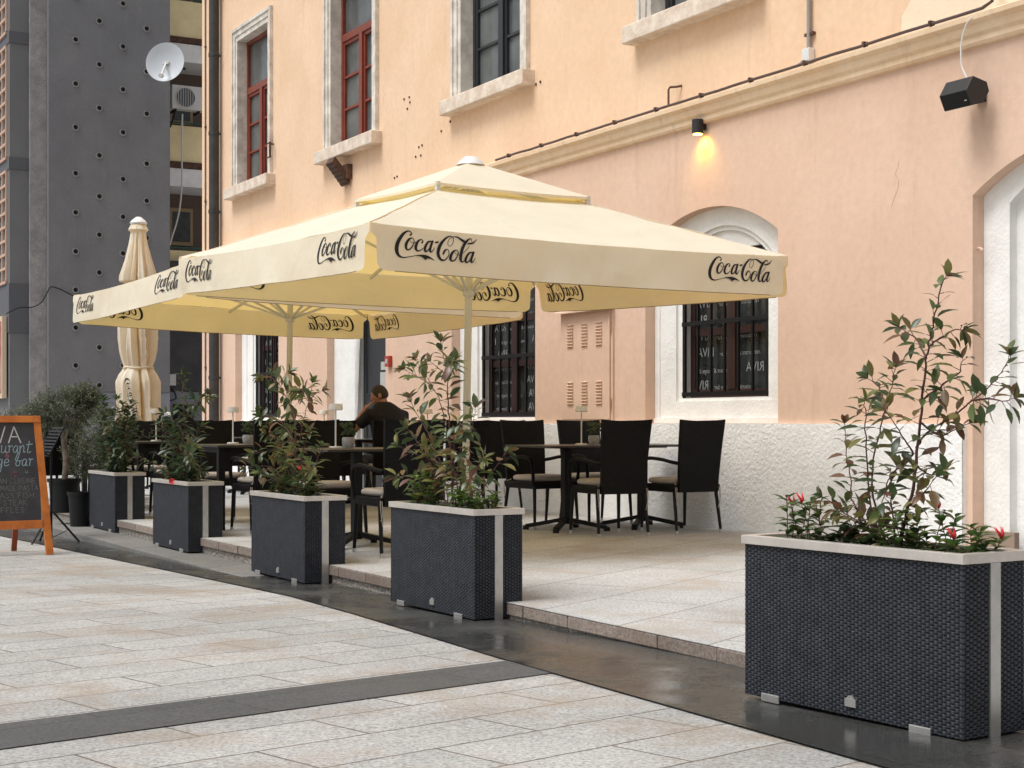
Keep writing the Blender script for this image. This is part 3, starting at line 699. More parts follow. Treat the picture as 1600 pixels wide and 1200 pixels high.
LG = logo_shapes()

# ------------------------------------------------------------------ parasols
def parasol(name, cx, cy, rot, z, S, gz, label, rise, seed):
    root = empty(name, (cx,cy,gz), rot, label, 'parasol', 'open cream parasols over the terrace')
    h = S/2; ez = z-gz; az = ez+rise
    rg = random.Random(seed)
    # four canopy slopes (one cloth), slightly sagging between the ribs
    cm = MB(); n = 56
    vent = .30
    def surf(q, u, v):       # q side, u along eave -1..1, v 0 eave..1 apex
        r = h*(1-v); x = u*r; y = -r
        sag = -.035*math.sin(math.pi*min(1,v*1.0))*(1-u*u)*(1-v) - .03*(1-u*u)*(1-v)**3 + .004*noise.noise(Vector((x*3+q*7,v*6,seed)))
        wr = .010*noise.noise(Vector((x*1.7+q*5, v*9, seed*3)))*(1-v) + .007*math.sin(34*abs(u)+6*noise.noise(Vector((u*3,v*4,q))))*max(0,abs(u)-.62)/.38*math.exp(-v*7)
        zz = ez+rise*v + sag + wr
        c_, s_ = math.cos(q*math.pi/2), math.sin(q*math.pi/2)
        return (x*c_-y*s_, x*s_+y*c_, zz)
    VB = .66
    for q in range(4):
        cm.grid([[surf(q, -1+2*j/n, VB*i/24) for j in range(n+1)] for i in range(25)])
    cm.build('canopy', CANVAS, root, smooth='auto')
    # stitched seams along the hips
    for q in range(4):
        sm_ = MB(); sm_.tube([tuple(Vector(surf(q,-1,VB*i/12))+Vector((0,0,.002))) for i in range(13)], .0045, 5); sm_.build('seam', CANVAS, root)
    # vent cap: upper cloth floating above the opening
    vc = MB()
    def vsurf(q, u, v):
        r = h*.39*(1-v)+.04*v; x = u*r; y = -r
        zz = ez+rise*(1-.39)+.060+(rise*.39+.02)*v - .012*(1-u*u)*(1-v)
        c_, s_ = math.cos(q*math.pi/2), math.sin(q*math.pi/2); return (x*c_-y*s_, x*s_+y*c_, zz)
    for q in range(4):
        vc.grid([[vsurf(q, -1+2*j/8, i/5) for j in range(9)] for i in range(6)])
        # hem
        vc.grid([[tuple(Vector(vsurf(q,-1+2*j/8,0))+Vector((0,0,-.02*k))) for j in range(9)] for k in range(2)])
    vcap = vc.build('vent_cap', CANVAS, root, smooth='auto')
    f = MB(); f.lathe([(.001,az+.135),(.05,az+.13),(.085,az+.10),(.11,az+.075),(.115,az+.065),(.0,az+.06)][::-1], 20); f.build('finial', WPLAST, root, smooth='auto')
    # struts at vent corners
    for q in range(4):
        vp = MB(); a_ = q*math.pi/2+math.pi/4; r = h*.38*math.sqrt(2); vp.bar((math.cos(a_)*r,math.sin(a_)*r,ez+rise*.62-.01),(math.cos(a_)*r,math.sin(a_)*r,ez+rise*.62+.062),.03)
        vp.build('vent_post', POLEG, root)
    # valances
    D = .295
    for q in range(4):
        ph = rg.uniform(0,6)
        c_, s_ = math.cos(q*math.pi/2), math.sin(q*math.pi/2)
        def vpos(s, d, off=0, q=q, ph=ph, c_=c_, s_=s_):   # s along edge from left -h..h, d drop 0..D
            wob = (.018*math.sin(s*2.3+ph)+.022*noise.noise(Vector((s*2.6,d*3,q+seed)))+.010*noise.noise(Vector((s*8,d*5+s*3,q+seed))))*(d/D)**.8
            y = -h-.004-wob-off-.02*d/D; x = s
            return (x*c_-y*s_, x*s_+y*c_, ez-d-.030*(1-(s/h)**2)*(1-d/D*.4))
        vm_ = MB(); nx = 60; P = []
        rc = .05
        for i in range(nx+1):
            s = -h+2*h*i/nx; colp = []
            for j in range(17):
                d = D*j/16
                # corner notch: cloth pulls back from the corner lower down, rounded bottom
                e = .045*min(1, max(0,(d-.055)/.035))
                if d > D-rc: 
                    tt = (d-(D-rc))/rc; e += rc*(1-math.sqrt(max(0,1-tt*tt)))
                lim = h-e
                ss = max(-lim, min(lim, s)) if abs(s) > h-.2 else s
                if abs(s) > h-.2: ss = math.copysign(h-.2+(abs(s)-(h-.2))/.2*(lim-(h-.2)), s)
                colp.append(vpos(ss, d))
            P.append(colp)
        vm_.grid(P); va = vm_.build('valance', CANVAS, root, smooth=True)
        # hem line
        hm = MB(); hm.tube([vpos(-h+.17+(2*h-.34)*i/40, D, 0) for i in range(41)], .003, 5); hm.build('hem', mat('hem_thread',(.28,.20,.10),.8) if 'hem_thread' not in bpy.data.materials else bpy.data.materials['hem_thread'], va)
        LW_ = .60; z_base = .208
        for s0 in (-h+.17, h-.17-LW_):
            for side in (.0022, -.0022):
                lg = MB(); k = 0
                for vs, fs in LG:
                    k += 1; lg.add([vpos(s0+v.x*LW_, z_base-v.y*LW_*.86, side+math.copysign(.00012*k, side)) for v in vs], fs)
                lg.build('logo', INK, va)
    # frame
    p_ = MB(); p_.tube([(0,0,.02),(0,0,az+.02)],.03,16); p_.build('pole', POLE, root, smooth='auto')
    hb = MB(); hb.tube([(0,0,ez-.30),(0,0,ez-.22)],.048,16); hb.tube([(0,0,ez+.02),(0,0,ez+.045)],.040,16); hb.build('hub', POLE, root, smooth='auto')
    for k in range(8):
        a_ = k*math.pi/4+math.pi/4; L = h*(math.sqrt(2) if k%2==0 else 1)*.985
        rb = MB(); dn = 0 if k%2==0 else .06; e = Vector((math.cos(a_)*L,math.sin(a_)*L,ez-.035-dn*.6)); a0 = Vector((math.cos(a_)*.05,math.sin(a_)*.05,az-.07-dn)); rb.bar(a0, e, .018,.026)
        r_ = rb.build('rib', POLE, root)
        sb = MB(); sb.bar((math.cos(a_)*.05,math.sin(a_)*.05,ez-.26), a0.lerp(e,.48), .016,.022); sb.build('strut', POLE, r_)
    b_ = MB(); b_.box(-.3,.3,-.3,.3,0,.03); b_.box(-.045,.045,-.045,.045,.03,.25); b_.build('base_plate', POLEG, root, bevel=.005)
    return root
p1 = parasol('parasol', -.376, 12.168, .5575, 2.343, 3.5, TER, 'nearest open cream parasol, lettered in black, covering the right half of the terrace', .66, 1)
p1.rotation_euler = (.026, .004, .5575)
p2 = parasol('parasol', -2.32, 15.86, .552, 2.384, 3.5, TER, 'second open cream parasol, lower left and partly behind the nearest one', .32, 2)

p2.rotation_euler = (-.013, .021, .552)

# closed parasol
def closed_parasol():
    root = empty('closed_parasol', (-4.62,19.0,TER), .3, 'tall folded cream parasol tied at its waist in front of the grey tower', 'parasol')
    m_ = MB(); n = 160; k = 8
    prof = [(3.42,.03,0),(3.40,.09,0),(3.34,.125,.1),(3.31,.095,.1),(3.15,.125,.5),(2.95,.18,.6),(2.76,.245,.7),(2.70,.25,.75),(2.69,.23,.8)]
    def ringat(z, r, am, tw=0, hem=0):
        o = []
        for i in range(n):
            t = 2*math.pi*i/n
            w1 = noise.noise(Vector((math.cos(t)*1.3,math.sin(t)*1.3,z*.5)))
            fold = abs(math.sin(k*t/2+tw*.25+2.2*w1))
            fine = abs(math.sin(k*1.5*t+3*w1+z*1.2))
            rr = r*(1-am*.62*(1-fold)**1.3-am*.12*fine)+.012*noise.noise(Vector((math.cos(t)*4,math.sin(t)*4,z*3)))
            o.append((rr*math.cos(t), rr*math.sin(t), z-hem*(.5+noise.noise(Vector((math.cos(t)*2,math.sin(t)*2,7))))))
        return o
    m_.loft([ringat(z,r,a,z*.8) for z,r,a in prof]); m_.build('top_flap', CANVAS, root, smooth='auto')
    m2 = MB(); prof = [(2.90,.10,.3),(2.65,.19,.7),(2.40,.25,.85),(2.2,.27,.9),(2.0,.265,.9),(1.85,.245,.85),(1.74,.215,.75),(1.67,.190,.6),(1.63,.178,.5)]
    m2.loft([ringat(z,r,a,z*1.2) for z,r,a in prof]); m2.build('folded_cloth', CANVAS, root, smooth='auto')
    m3 = MB(); prof = [(1.64,.178,.4),(1.60,.205,.6),(1.55,.245,.7),(1.46,.285,.8),(1.32,.28,.85),(1.15,.275,.9),(1.02,.29,.95),(.95,.30,1.0),(.948,.27,1.0)]
    m3.loft([ringat(z,r,a,z*1.9,.10 if z < 1 else 0) for z,r,a in prof]); m3.build('skirt', CANVAS, root, smooth='auto')
    tb = MB(); tb.tube([(.178*math.cos(a*math.pi/12),.178*math.sin(a*math.pi/12),1.635+.006*math.sin(a)) for a in range(25)],.014,6); tb.build('tie', CANVAS, root)
    f = MB(); f.lathe([(.0,3.40),(.10,3.41),(.105,3.43),(.08,3.46),(.03,3.50),(.0,3.505)],20); f.build('finial', WPLAST, root, smooth='auto')
    p_ = MB(); p_.tube([(0,0,0),(0,0,1.3)],.05,16); p_.build('pole', POLEG, root, smooth='auto')
    b_ = MB(); b_.box(-.35,.35,-.35,.35,0,.05); b_.build('base_plate', POLEG, root)
    lg = MB(); kk = 0
    for vs, fs in LG:
        kk += 1
        lg.add([(.262*math.sin(-.75+v.x*.5+v.y*.6)*1.04, -.262*math.cos(-.75+v.x*.5+v.y*.6)*1.05-.006-.00012*kk, 1.46-v.x*.5+v.y*.25) for v in vs], fs)
    lg.build('logo', INK, root)
closed_parasol()

# ------------------------------------------------------------------ planters
def make_planter():
    root = empty('rattan_planter', (0,0,0), 0, 'x', 'planter', 'charcoal rattan planters along the terrace edge')
    L, Wd, H = 1.0, .30, .59
    inn = MB(); inn.box(-L/2+.006,L/2-.006,-Wd/2+.006,Wd/2-.006,.012,H-.035); inn.build('core', RATTAN_D, root)
    wv = MB(); cw, ch = .0168, .0172
    def face(org, u, nrm, wdt):
        org = Vector(org); u = Vector(u); nrm = Vector(nrm); nx = int(wdt/cw); nz_ = int((H-.045)/ch); cww = wdt/nx; chh = (H-.045)/nz_
        for i in range(nx):
            for j in range(-1, nz_):
                off = .5 if i % 2 else 0
                z0 = .012+max(0,(j+off)*chh); z1 = .012+min(nz_*chh,(j+1+off)*chh)
                if z1-z0 < .004: continue
                a = i*cww; b = a+cww; ix = cww*.26; iz = min(chh,z1-z0)*.27
                lift = .0048
                def P(x, z, d): return org+u*x+Vector((0,0,z))+nrm*d
                jx = (math.sin(i*12.9+j*78.2)*43.7 % 1-.5)*.0014
                wv.add([P(a+.0004,z0+.0004,-.001),P(b-.0004,z0+.0004,-.001),P(b-.0004,z1-.0004,-.001),P(a+.0004,z1-.0004,-.001),
                        P(a+ix,z0+iz,lift+jx),P(b-ix,z0+iz,lift+jx),P(b-ix,z1-iz,lift+jx),P(a+ix,z1-iz,lift+jx)],
                       [(4,5,6,7),(0,1,5,4),(1,2,6,5),(2,3,7,6),(3,0,4,7)])
    face((-L/2,-Wd/2+.006,0),(1,0,0),(0,-1,0),L)
    face((L/2-.006,-Wd/2,0),(0,1,0),(1,0,0),Wd)
    face((L/2,Wd/2-.006,0),(-1,0,0),(0,1,0),L)
    face((-L/2+.006,Wd/2,0),(0,-1,0),(-1,0,0),Wd)
    wv.build('woven_side', RATTAN, root)
    r = MB(); t_ = .028; z0, z1 = H-.032, H
    r.box(-L/2-.008,L/2+.008,-Wd/2-.008,-Wd/2+t_,z0,z1); r.box(-L/2-.008,L/2+.008,Wd/2-t_,Wd/2+.008,z0,z1)
    r.box(-L/2-.008,-L/2+t_,-Wd/2+t_,Wd/2-t_,z0,z1); r.box(L/2-t_,L/2+.008,-Wd/2+t_,Wd/2-t_,z0,z1); r.build('rim', BRASSY, root, bevel=.002)
    for s in (1,-1):
        q = MB(); x = s*(L/2+.004); q.box(min(x,x-s*.008),max(x,x-s*.008)+.0,-.024,.024,.004,H-.033); q.build('metal_strip', STRIP, root)
    for x in (-.36,.33):
        q = MB(); q.box(x-.045,x+.045,-Wd/2-.006,-Wd/2+.004,.0,.030); q.build('foot', STRIP, root, bevel=.003)
    q = MB(); q.box(.005,.055,-Wd/2-.006,-Wd/2+.002,.045,.072); q.tube([(.03,-Wd/2-.005,.066),(.03,-Wd/2+.001,.066)],.018,12); q.build('badge', STRIP, root)
    s_ = MB(); s_.box(-L/2+t_+.001,L/2-t_-.001,-Wd/2+t_+.001,Wd/2-t_-.001,.02,H-.045); s_.build('soil', SOIL, root)
    return root
PL = [  # corner x, y, angle a, base z, label
 ((1.397,4.76),33.5,.041,'biggest and nearest dark rattan planter at the right edge of the photo'),
 ((-.2,8.05),30.4,-.008,'dark rattan planter standing in front of the nearest parasol pole'),
 ((-1.38,10.2),30.0,-.042,'middle dark rattan planter, third from the right, with a bush of red tipped leaves'),
 ((-2.67,12.65),29.5,-.042,'dark rattan planter with a single red flower at its rim'),
 ((-3.88,15.0),29.3,-.042,'farthest dark rattan planter, beside the small black flower pot'),
]
PLM = []
for i, ((x,y),a,z,lab) in enumerate(PL):
    a = R(a); ex_ = Vector((math.sin(a),-math.cos(a),0)); ey_ = Vector((math.cos(a),math.sin(a),0))
    c = Vector((x,y,z))-ex_*.5+ey_*.15; rz = math.atan2(ex_.y,ex_.x)
    if i == 0: proto = make_planter(); o = proto; o.location = c; o.rotation_euler = (0,0,rz); o['label'] = lab
    else: o = copy_tree(proto, c, rz, lab)
    PLM.append(Matrix.Translation(c) @ Matrix.Rotation(rz,4,'Z'))

# ------------------------------------------------------------------ plants
def leaf_geo(mb, base, d, nrm, L, W, droop=.25, fold=.25, simple=False):
    d = Vector(d).normalized(); nrm = Vector(nrm); nrm = (nrm-d*nrm.dot(d)); nrm = nrm.normalized() if nrm.length > 1e-4 else d.orthogonal().normalized()
    s = d.cross(nrm)
    if simple:
        p = [base, base+d*L*.5+s*W*.5-nrm*.1*W, base+d*L-nrm*droop*L, base+d*L*.5-s*W*.5-nrm*.1*W]
        mb.add(p, [(0,1,2,3)]); return
    prof = [(0,.0),(.18,.62),(.45,1.0),(.72,.78),(1,.0)]
    vs = []
    for t, w_ in prof:
        c = base+d*L*t-nrm*droop*L*t*t
        vs += [c-s*W*.5*w_+nrm*fold*W*.5*w_, c, c+s*W*.5*w_+nrm*fold*W*.5*w_]
    fs = []
    for i in range(len(prof)-1):
        a = i*3; fs += [(a,a+1,a+4,a+3),(a+1,a+2,a+5,a+4)]
    mb.add(vs, fs)

def shrub(name, label, stems, seed, nleaf, L0, lmat, stem_r=.006, tipk=5, low=.0, cat='shrub', group=None, group_base=None, side=.5, dens=1.0, W0=.42):
    """stems: lists of world points"""
    rg = random.Random(seed); root = empty(name, stems[0][0], 0, label, cat, group); org = Vector(stems[0][0])
    sm = MB(); lf = MB()
    for st_ in stems:
        P = [Vector(p)-org for p in smoothpts([tuple(p) for p in st_], 5)]
        n = len(P); r0 = stem_r*(1 if st_ is stems[0] else .62)
        P = [p+Vector((rg.uniform(-1,1),rg.uniform(-1,1),0))*.004 for p in P]
        sm.tube(P, [r0*(1-.75*i/(n-1)) for i in range(n)], 6)
        total = sum((P[i+1]-P[i]).length for i in range(n-1)); acc = 0; nextd = low*total; ang = rg.uniform(0,6)
        step = .021/dens
        for i in range(n-1):
            seg = (P[i+1]-P[i]); 
            while acc+seg.length > nextd:
                t_ = (nextd-acc)/max(seg.length,1e-6); b = P[i].lerp(P[i+1], t_); d = seg.normalized(); ang += 2.4+rg.uniform(-.4,.4)
                f = nextd/total
                o_ = d.orthogonal().normalized(); o2 = d.cross(o_); out_ = (o_*math.cos(ang)+o2*math.sin(ang))
                if rg.random() < side+.5*f:
                    up = .75 if f > .8 else .25
                    pet = rg.uniform(.008,.03); dirl = (out_+d*up+Vector((0,0,rg.uniform(-.35,.25)))).normalized()
                    bb = b+dirl*pet; sm.tube([b, bb], .0012, 4, cap=False)
                    LL = L0*rg.uniform(.65,1.15)*(1 if f < .85 else .8)
                    leaf_geo(lf, bb, dirl, Vector((rg.uniform(-.5,.5),rg.uniform(-.5,.5),1)), LL, LL*W0*rg.uniform(.85,1.15), rg.uniform(.05,.45), rg.uniform(.1,.5))
                nextd += step*rg.uniform(.6,1.5)
            acc += seg.length
        for k in range(tipk):
            a_ = k*2*math.pi/tipk+rg.uniform(-.4,.4); d = (P[-1]-P[-2]).normalized(); o_ = d.orthogonal().normalized(); o2 = d.cross(o_)
            dirl = (d*rg.uniform(.5,1.1)+(o_*math.cos(a_)+o2*math.sin(a_))*.8).normalized(); LL = L0*rg.uniform(.6,.95)
            leaf_geo(lf, P[-1], dirl, Vector((0,0,1))+d, LL, LL*W0, rg.uniform(.05,.3), .4)
    sm.build('stem', STEM, root, smooth=True); lf.build('foliage', lmat, root, smooth=True)
    return root

def lift(pix, M, spread, seed, zscale=1):
    """stems traced in the planter's own vertical plane, then given depth"""
    rg = random.Random(seed); out_ = []
    o = M.translation; ux = (M @ Vector((1,0,0))-o).normalized(); uy = (M @ Vector((0,1,0))-o).normalized()
    for st_ in pix:
        k0 = rg.uniform(-1,1)*spread; pts = []
        for i, (px,py) in enumerate(st_):
            d0 = Vector(((px-800)/2400, 1, (660-py)/2400)); n_ = Vector((uy.x,uy.y,0))
            dep = k0*(i/(len(st_)-1)) if len(st_) > 1 else 0
            tt = ((o-Vector((0,0,EYE)))+n_*dep).dot(n_)/d0.dot(n_)
            # plane through planter axis is oblique; keep the depth near the planter centre
            tt = max(min(tt, o.y+.45), o.y-.45)
            pts.append(Vector((0,0,EYE))+d0*tt)
        out_.append(pts)
    return out_
P5 = [[(1404,858),(1418,800),(1430,740),(1436,680),(1441,620),(1447,560),(1455,520),(1466,470),(1477,432)],
 [(1433,700),(1449,676),(1490,649),(1518,626),(1543,608),(1565,582),(1580,556)],
 [(1518,626),(1545,623),(1568,627),(1583,622)],
 [(1385,850),(1362,760),(1371,690),(1384,640),(1392,605),(1400,575)],
 [(1384,645),(1376,615),(1369,600),(1355,592)],
 [(1427,709),(1408,680),(1384,642)],
 [(1376,840),(1360,790),(1353,697),(1352,645),(1350,625)],
 [(1372,845),(1335,790),(1331,764),(1321,700),(1320,662)],
 [(1395,850),(1375,830),(1327,807),(1300,785),(1285,776)],
 [(1427,709),(1405,730),(1385,756),(1378,800)],
 [(1430,726),(1445,738),(1459,742),(1480,736)],
 [(1441,625),(1475,600),(1500,580),(1503,560)],
 [(1449,560),(1432,530),(1420,522),(1405,512)],
 [(1452,540),(1475,525),(1492,515),(1505,516)],
 [(1438,660),(1468,680),(1490,672),(1512,662)],
 [(1420,790),(1440,775),(1462,745)],
 [(1400,850),(1395,800),(1392,760),(1400,730)],
 [(1390,850),(1345,820),(1310,800)]]
shrub('photinia_shrub','tall airy shrub of green and bronze leaves rising from the nearest planter', lift(P5,PLM[0],.12,3), 11, 0, .072, LEAF_P, .0065, 6, .06, group='shrubs growing in the rattan planters', side=.75, dens=1.4)
s4 = lambda pts, ox=600, oy=520, k=4.0: [(ox+x/k, oy+y/k) for x,y in pts]
P4 = [s4(p) for p in [
 [(430,1080),(425,800),(415,650),(405,500),(398,380),(395,260),(380,180),(358,60)],
 [(425,760),(380,560),(350,430),(300,330),(240,240),(205,160)],
 [(300,330),(240,290),(190,265),(130,228)],
 [(395,270),(345,225),(290,180)],
 [(398,240),(420,200),(450,175)],
 [(540,1080),(535,800),(540,650),(560,560),(575,470)],
 [(580,1060),(640,940),(690,850),(745,770),(770,745)],
 [(380,1060),(340,860),(290,790),(200,760),(90,700)],
 [(360,1050),(300,700),(260,600),(200,500),(160,410)],
 [(345,1060),(300,860),(220,700),(150,600)],
 [(400,1060),(380,900),(330,760),(300,700)],
 [(450,1070),(460,900),(480,760),(470,650)],
 [(330,1070),(250,950),(180,900),(70,900)],
 [(420,1060),(440,800),(440,640),(470,560),(500,620)],
 [(470,1070),(520,960),(560,880),(620,790)]]]
shrub('photinia_shrub','bushy shrub with red shoots in the planter before the nearest parasol pole', lift(P4,PLM[1],.14,4), 12, 0, .094, LEAF_P, .006, 6, .10, group='shrubs growing in the rattan planters', side=.62, dens=1.15)
P3 = [s4(p,380,560,5.217) for p in [
 [(430,1090),(425,780),(420,500),(350,320),(285,200),(245,110)],
 [(430,820),(480,560),(510,430),(535,350),(560,200)],
 [(535,350),(590,290),(640,265)],[(535,350),(490,260),(450,255)],
 [(420,900),(300,700),(200,560),(120,440)],
 [(425,900),(290,740),(170,760),(80,780)],
 [(440,1050),(560,900),(590,850),(635,720)],
 [(400,1080),(250,900),(130,880),(20,900)],
 [(410,1080),(340,850),(250,640),(190,610)],
 [(430,1080),(480,850),(500,700),(540,600)],
 [(430,700),(330,540),(240,480),(150,480)],
 [(415,1080),(200,960),(140,930)],
 [(450,1080),(540,1000),(560,930)],
 [(285,200),(220,150),(150,150)],[(285,210),(320,170),(370,120)]]]
shrub('photinia_shrub','full bronze tipped shrub in the middle planter', lift(P3,PLM[2],.14,5), 13, 0, .092, LEAF_P, .006, 6, .08, group='shrubs growing in the rattan planters', side=.66, dens=1.2)
P2 = [s4(p,180,600,5.333) for p in [
 [(560,840),(570,500),(575,250),(560,60),(565,-80)],
 [(575,300),(640,180),(700,140),(780,100)],[(570,420),(480,300),(400,250)],[(560,800),(470,600),(420,460),(370,330)],
 [(560,820),(650,560),(680,420),(720,360)],[(550,830),(400,700),(260,640),(200,600)],[(555,700),(500,520),(470,420)],
 [(560,830),(680,720),(740,720)],[(560,760),(620,600),(640,500)],[(565,600),(500,450),(440,400)]]]
shrub('photinia_shrub','loose dark leaved shrub in the planter that has the red flower', lift(P2,PLM[3],.14,6), 14, 0, .10, LEAF_D, .006, 5, .05, group='shrubs growing in the rattan planters', side=.8, dens=1.7)
P1 = []
rg = random.Random(8)
for k in range(16):
    x = 178+rg.uniform(-28,30); P1.append([(180+rg.uniform(-8,8),742),(180+(x-180)*.6,705),(x,rg.uniform(618,680))])
shrub('photinia_shrub','dense upright green shrub in the farthest planter', lift(P1,PLM[4],.14,7), 15, 0, .09, LEAF_D, .005, 5, .05, group='shrubs growing in the rattan planters', side=.85, dens=1.8)

def bedding(name, label, M, xs, seed, h0=.12, flowers=(), n=9, lmat=None):
    rg = random.Random(seed); o = M @ Vector((sum(xs)/len(xs),0,.545)); root = empty(name, o, 0, label, 'plant'); lf = MB(); sm = MB(); tips = []
    for k in range(n):
        b = M @ Vector((rg.uniform(xs[0],xs[1]), rg.uniform(-.08,.06), .545))-o; h_ = h0*rg.uniform(.5,1.25)
        tip = b+Vector((rg.uniform(-.05,.05),rg.uniform(-.05,.05),h_)); sm.tube([b,b.lerp(tip,.5)+Vector((rg.uniform(-.01,.01),0,0)),tip],.0016,5); tips.append(tip)
        for j in range(13):
            p = b.lerp(tip,.1+.9*j/12); a_ = j*2.5+rg.random(); d = Vector((math.cos(a_),math.sin(a_),rg.uniform(.1,.8)))
            L_ = rg.uniform(.042,.070); leaf_geo(lf,p,d,(0,0,1),L_,L_*.55,.2,.3)
    sm.build('stems', STEM, root); lf.build('foliage', lmat or LEAF_G, root, smooth=True)
    for i, tz in enumerate(flowers):
        b = tips[i % len(tips)]; tp = b+Vector((0,0,.05)); f = MB()
        for j in range(4):
            a_ = j*1.6+rg.random(); f.tube([b+Vector((0,0,.005)), b+Vector((math.cos(a_)*.006,math.sin(a_)*.006,.02)), b+Vector((math.cos(a_)*.016-.012,math.sin(a_)*.012,.045))],[.002,.0045,.0008],6)
        f.build('flower', FLOWER, root, smooth=True)
    return root
bedding('bedding_plant','low green bedding plant with red buds at the left end of the nearest planter',PLM[0],(-.46,-.26),21,.15,(1,1),8)
bedding('bedding_plant','low leafy bedding plant in the nearest planter, just left of the tall stem',PLM[0],(-.24,-.05),22,.10,(),9,LEAF_D)
bedding('bedding_plant','low glossy bedding plant in the nearest planter, right of the tall stem',PLM[0],(.10,.30),23,.14,(1,),12)
bedding('bedding_plant','small bedding plant with red buds at the right corner of the nearest planter',PLM[0],(.33,.46),24,.12,(1,1),6)
bedding('bedding_plant','bright green bedding plant at the left end of the planter before the parasol pole',PLM[1],(-.44,-.15),25,.18,(),16)
bedding('bedding_plant','green bedding plant at the right end of the planter before the parasol pole',PLM[1],(.15,.45),26,.15,(),15)
bedding('bedding_plant','low dark bedding leaves along the rim of the middle planter',PLM[2],(-.44,.40),27,.16,(1,),26,LEAF_D)
fb = bedding('bedding_plant','low bedding leaves with one big red flower hanging over the rim',PLM[3],(-.40,.30),28,.15,(),20,LEAF_D)
f = MB(); cpos = (PLM[3] @ Vector((.12,-.165,.585)))-fb.location
for j in range(7): leaf_geo(f, cpos, (math.cos(j*.9),-.5,math.sin(j*.9)), (0,-1,0), .032,.03,.1,.1)
f.build('flower', FLOWER, fb)
bedding('bedding_plant','low green leaves filling the rim of the farthest planter',PLM[4],(-.42,.4),29,.18,(),22,LEAF_D)

# olive trees in pots at the left
def olive(name, label, loc, trunk_h, crown, seed, n, pot=None):
    rg = random.Random(seed); root = empty(name, loc, 0, label, 'tree'); q = MB()
    q.tube(smoothpts([(0,0,0),(.02,.0,trunk_h*.5),(-.01,.01,trunk_h),(.0,.0,trunk_h+.2)],4),[.035]*6+[.03]*4+[.02]*3,8); q.build('trunk', BARK, root, smooth=True)
    lf = MB(); tw = MB()
    for (cx,cy,cz,rx,rz_) in crown:
        for k in range(n):
            # twigs inside a lumpy ellipsoid
            v = Vector((rg.gauss(0,1),rg.gauss(0,1),rg.gauss(0,1))).normalized(); rr = rg.uniform(.45,1)**.6*(1+.25*noise.noise(v*2.2+Vector((seed,0,0))))
            e = Vector((cx+v.x*rx*rr, cy+v.y*rx*rr, cz+v.z*rz_*rr)); d = (v+Vector((rg.uniform(-.5,.5),rg.uniform(-.5,.5),rg.uniform(0,.7)))).normalized()
            L_ = rg.uniform(.06,.13); tw.tube([e-d*L_, e+d*L_*.3],[.003,.001],4,cap=False)
            for j in range(9):
                p = (e-d*L_).lerp(e+d*L_*.3, j/8); a_ = j*1.9; o_ = d.orthogonal().normalized(); o2 = d.cross(o_)
                dl = (o_*math.cos(a_)+o2*math.sin(a_)+d*.7).normalized(); leaf_geo(lf, p, dl, (rg.uniform(-1,1),rg.uniform(-1,1),1), rg.uniform(.030,.048), .012, .1, 0, simple=True)
        tw.tube([(0,0,trunk_h),(cx*.5,cy*.5,(trunk_h+cz)/2),(cx,cy,cz)],[.015,.01,.006],6)
    tw.build('limbs', BARK, root); lf.build('crown', LEAF_O, root)
    return root
def pot(name, label, loc, r, h, m=None):
    root = empty(name, loc, 0, label, 'pot'); q = MB(); q.lathe([(r*.78,0),(r*.95,h*.9),(r*1.04,h*.9),(r*1.06,h),(r*.97,h),(r*.95,h*.88)],28); q.build('body', m or POTB, root, smooth='auto')
    q = MB(); q.lathe([(0.001,h*.86),(r*.94,h*.86),(r*.94,h*.88),(.001,h*.88)],20); q.build('soil', SOIL, root)
pot('flower_pot','large black plastic tub holding the olive tree behind the chalkboard',(-4.78,16.4,TER),.17,.36)
olive('olive_tree','small potted olive tree with a grey trunk behind the chalkboard',(-4.78,16.4,TER+.32),.45,[(.02,0,.78,.34,.25),(-.22,.1,.72,.24,.2),(.2,0,.9,.2,.16)],31,330)
pot('flower_pot','small tapered black pot standing on the step beside the farthest planter',(-4.50,16.0,-.042),.125,.36)
olive('olive_tree','bushy olive tree between the chalkboard and the farthest planter',(-4.62,17.4,TER),.45,[(.0,0,.80,.46,.36),(.25,0,.68,.34,.32),(-.15,0,.55,.36,.28)],32,420)
olive('olive_tree','far olive bush behind the menu stand at the left',(-5.9,18.6,TER),.5,[(.0,0,.9,.34,.28),(-.4,.2,.8,.3,.25)],33,280)

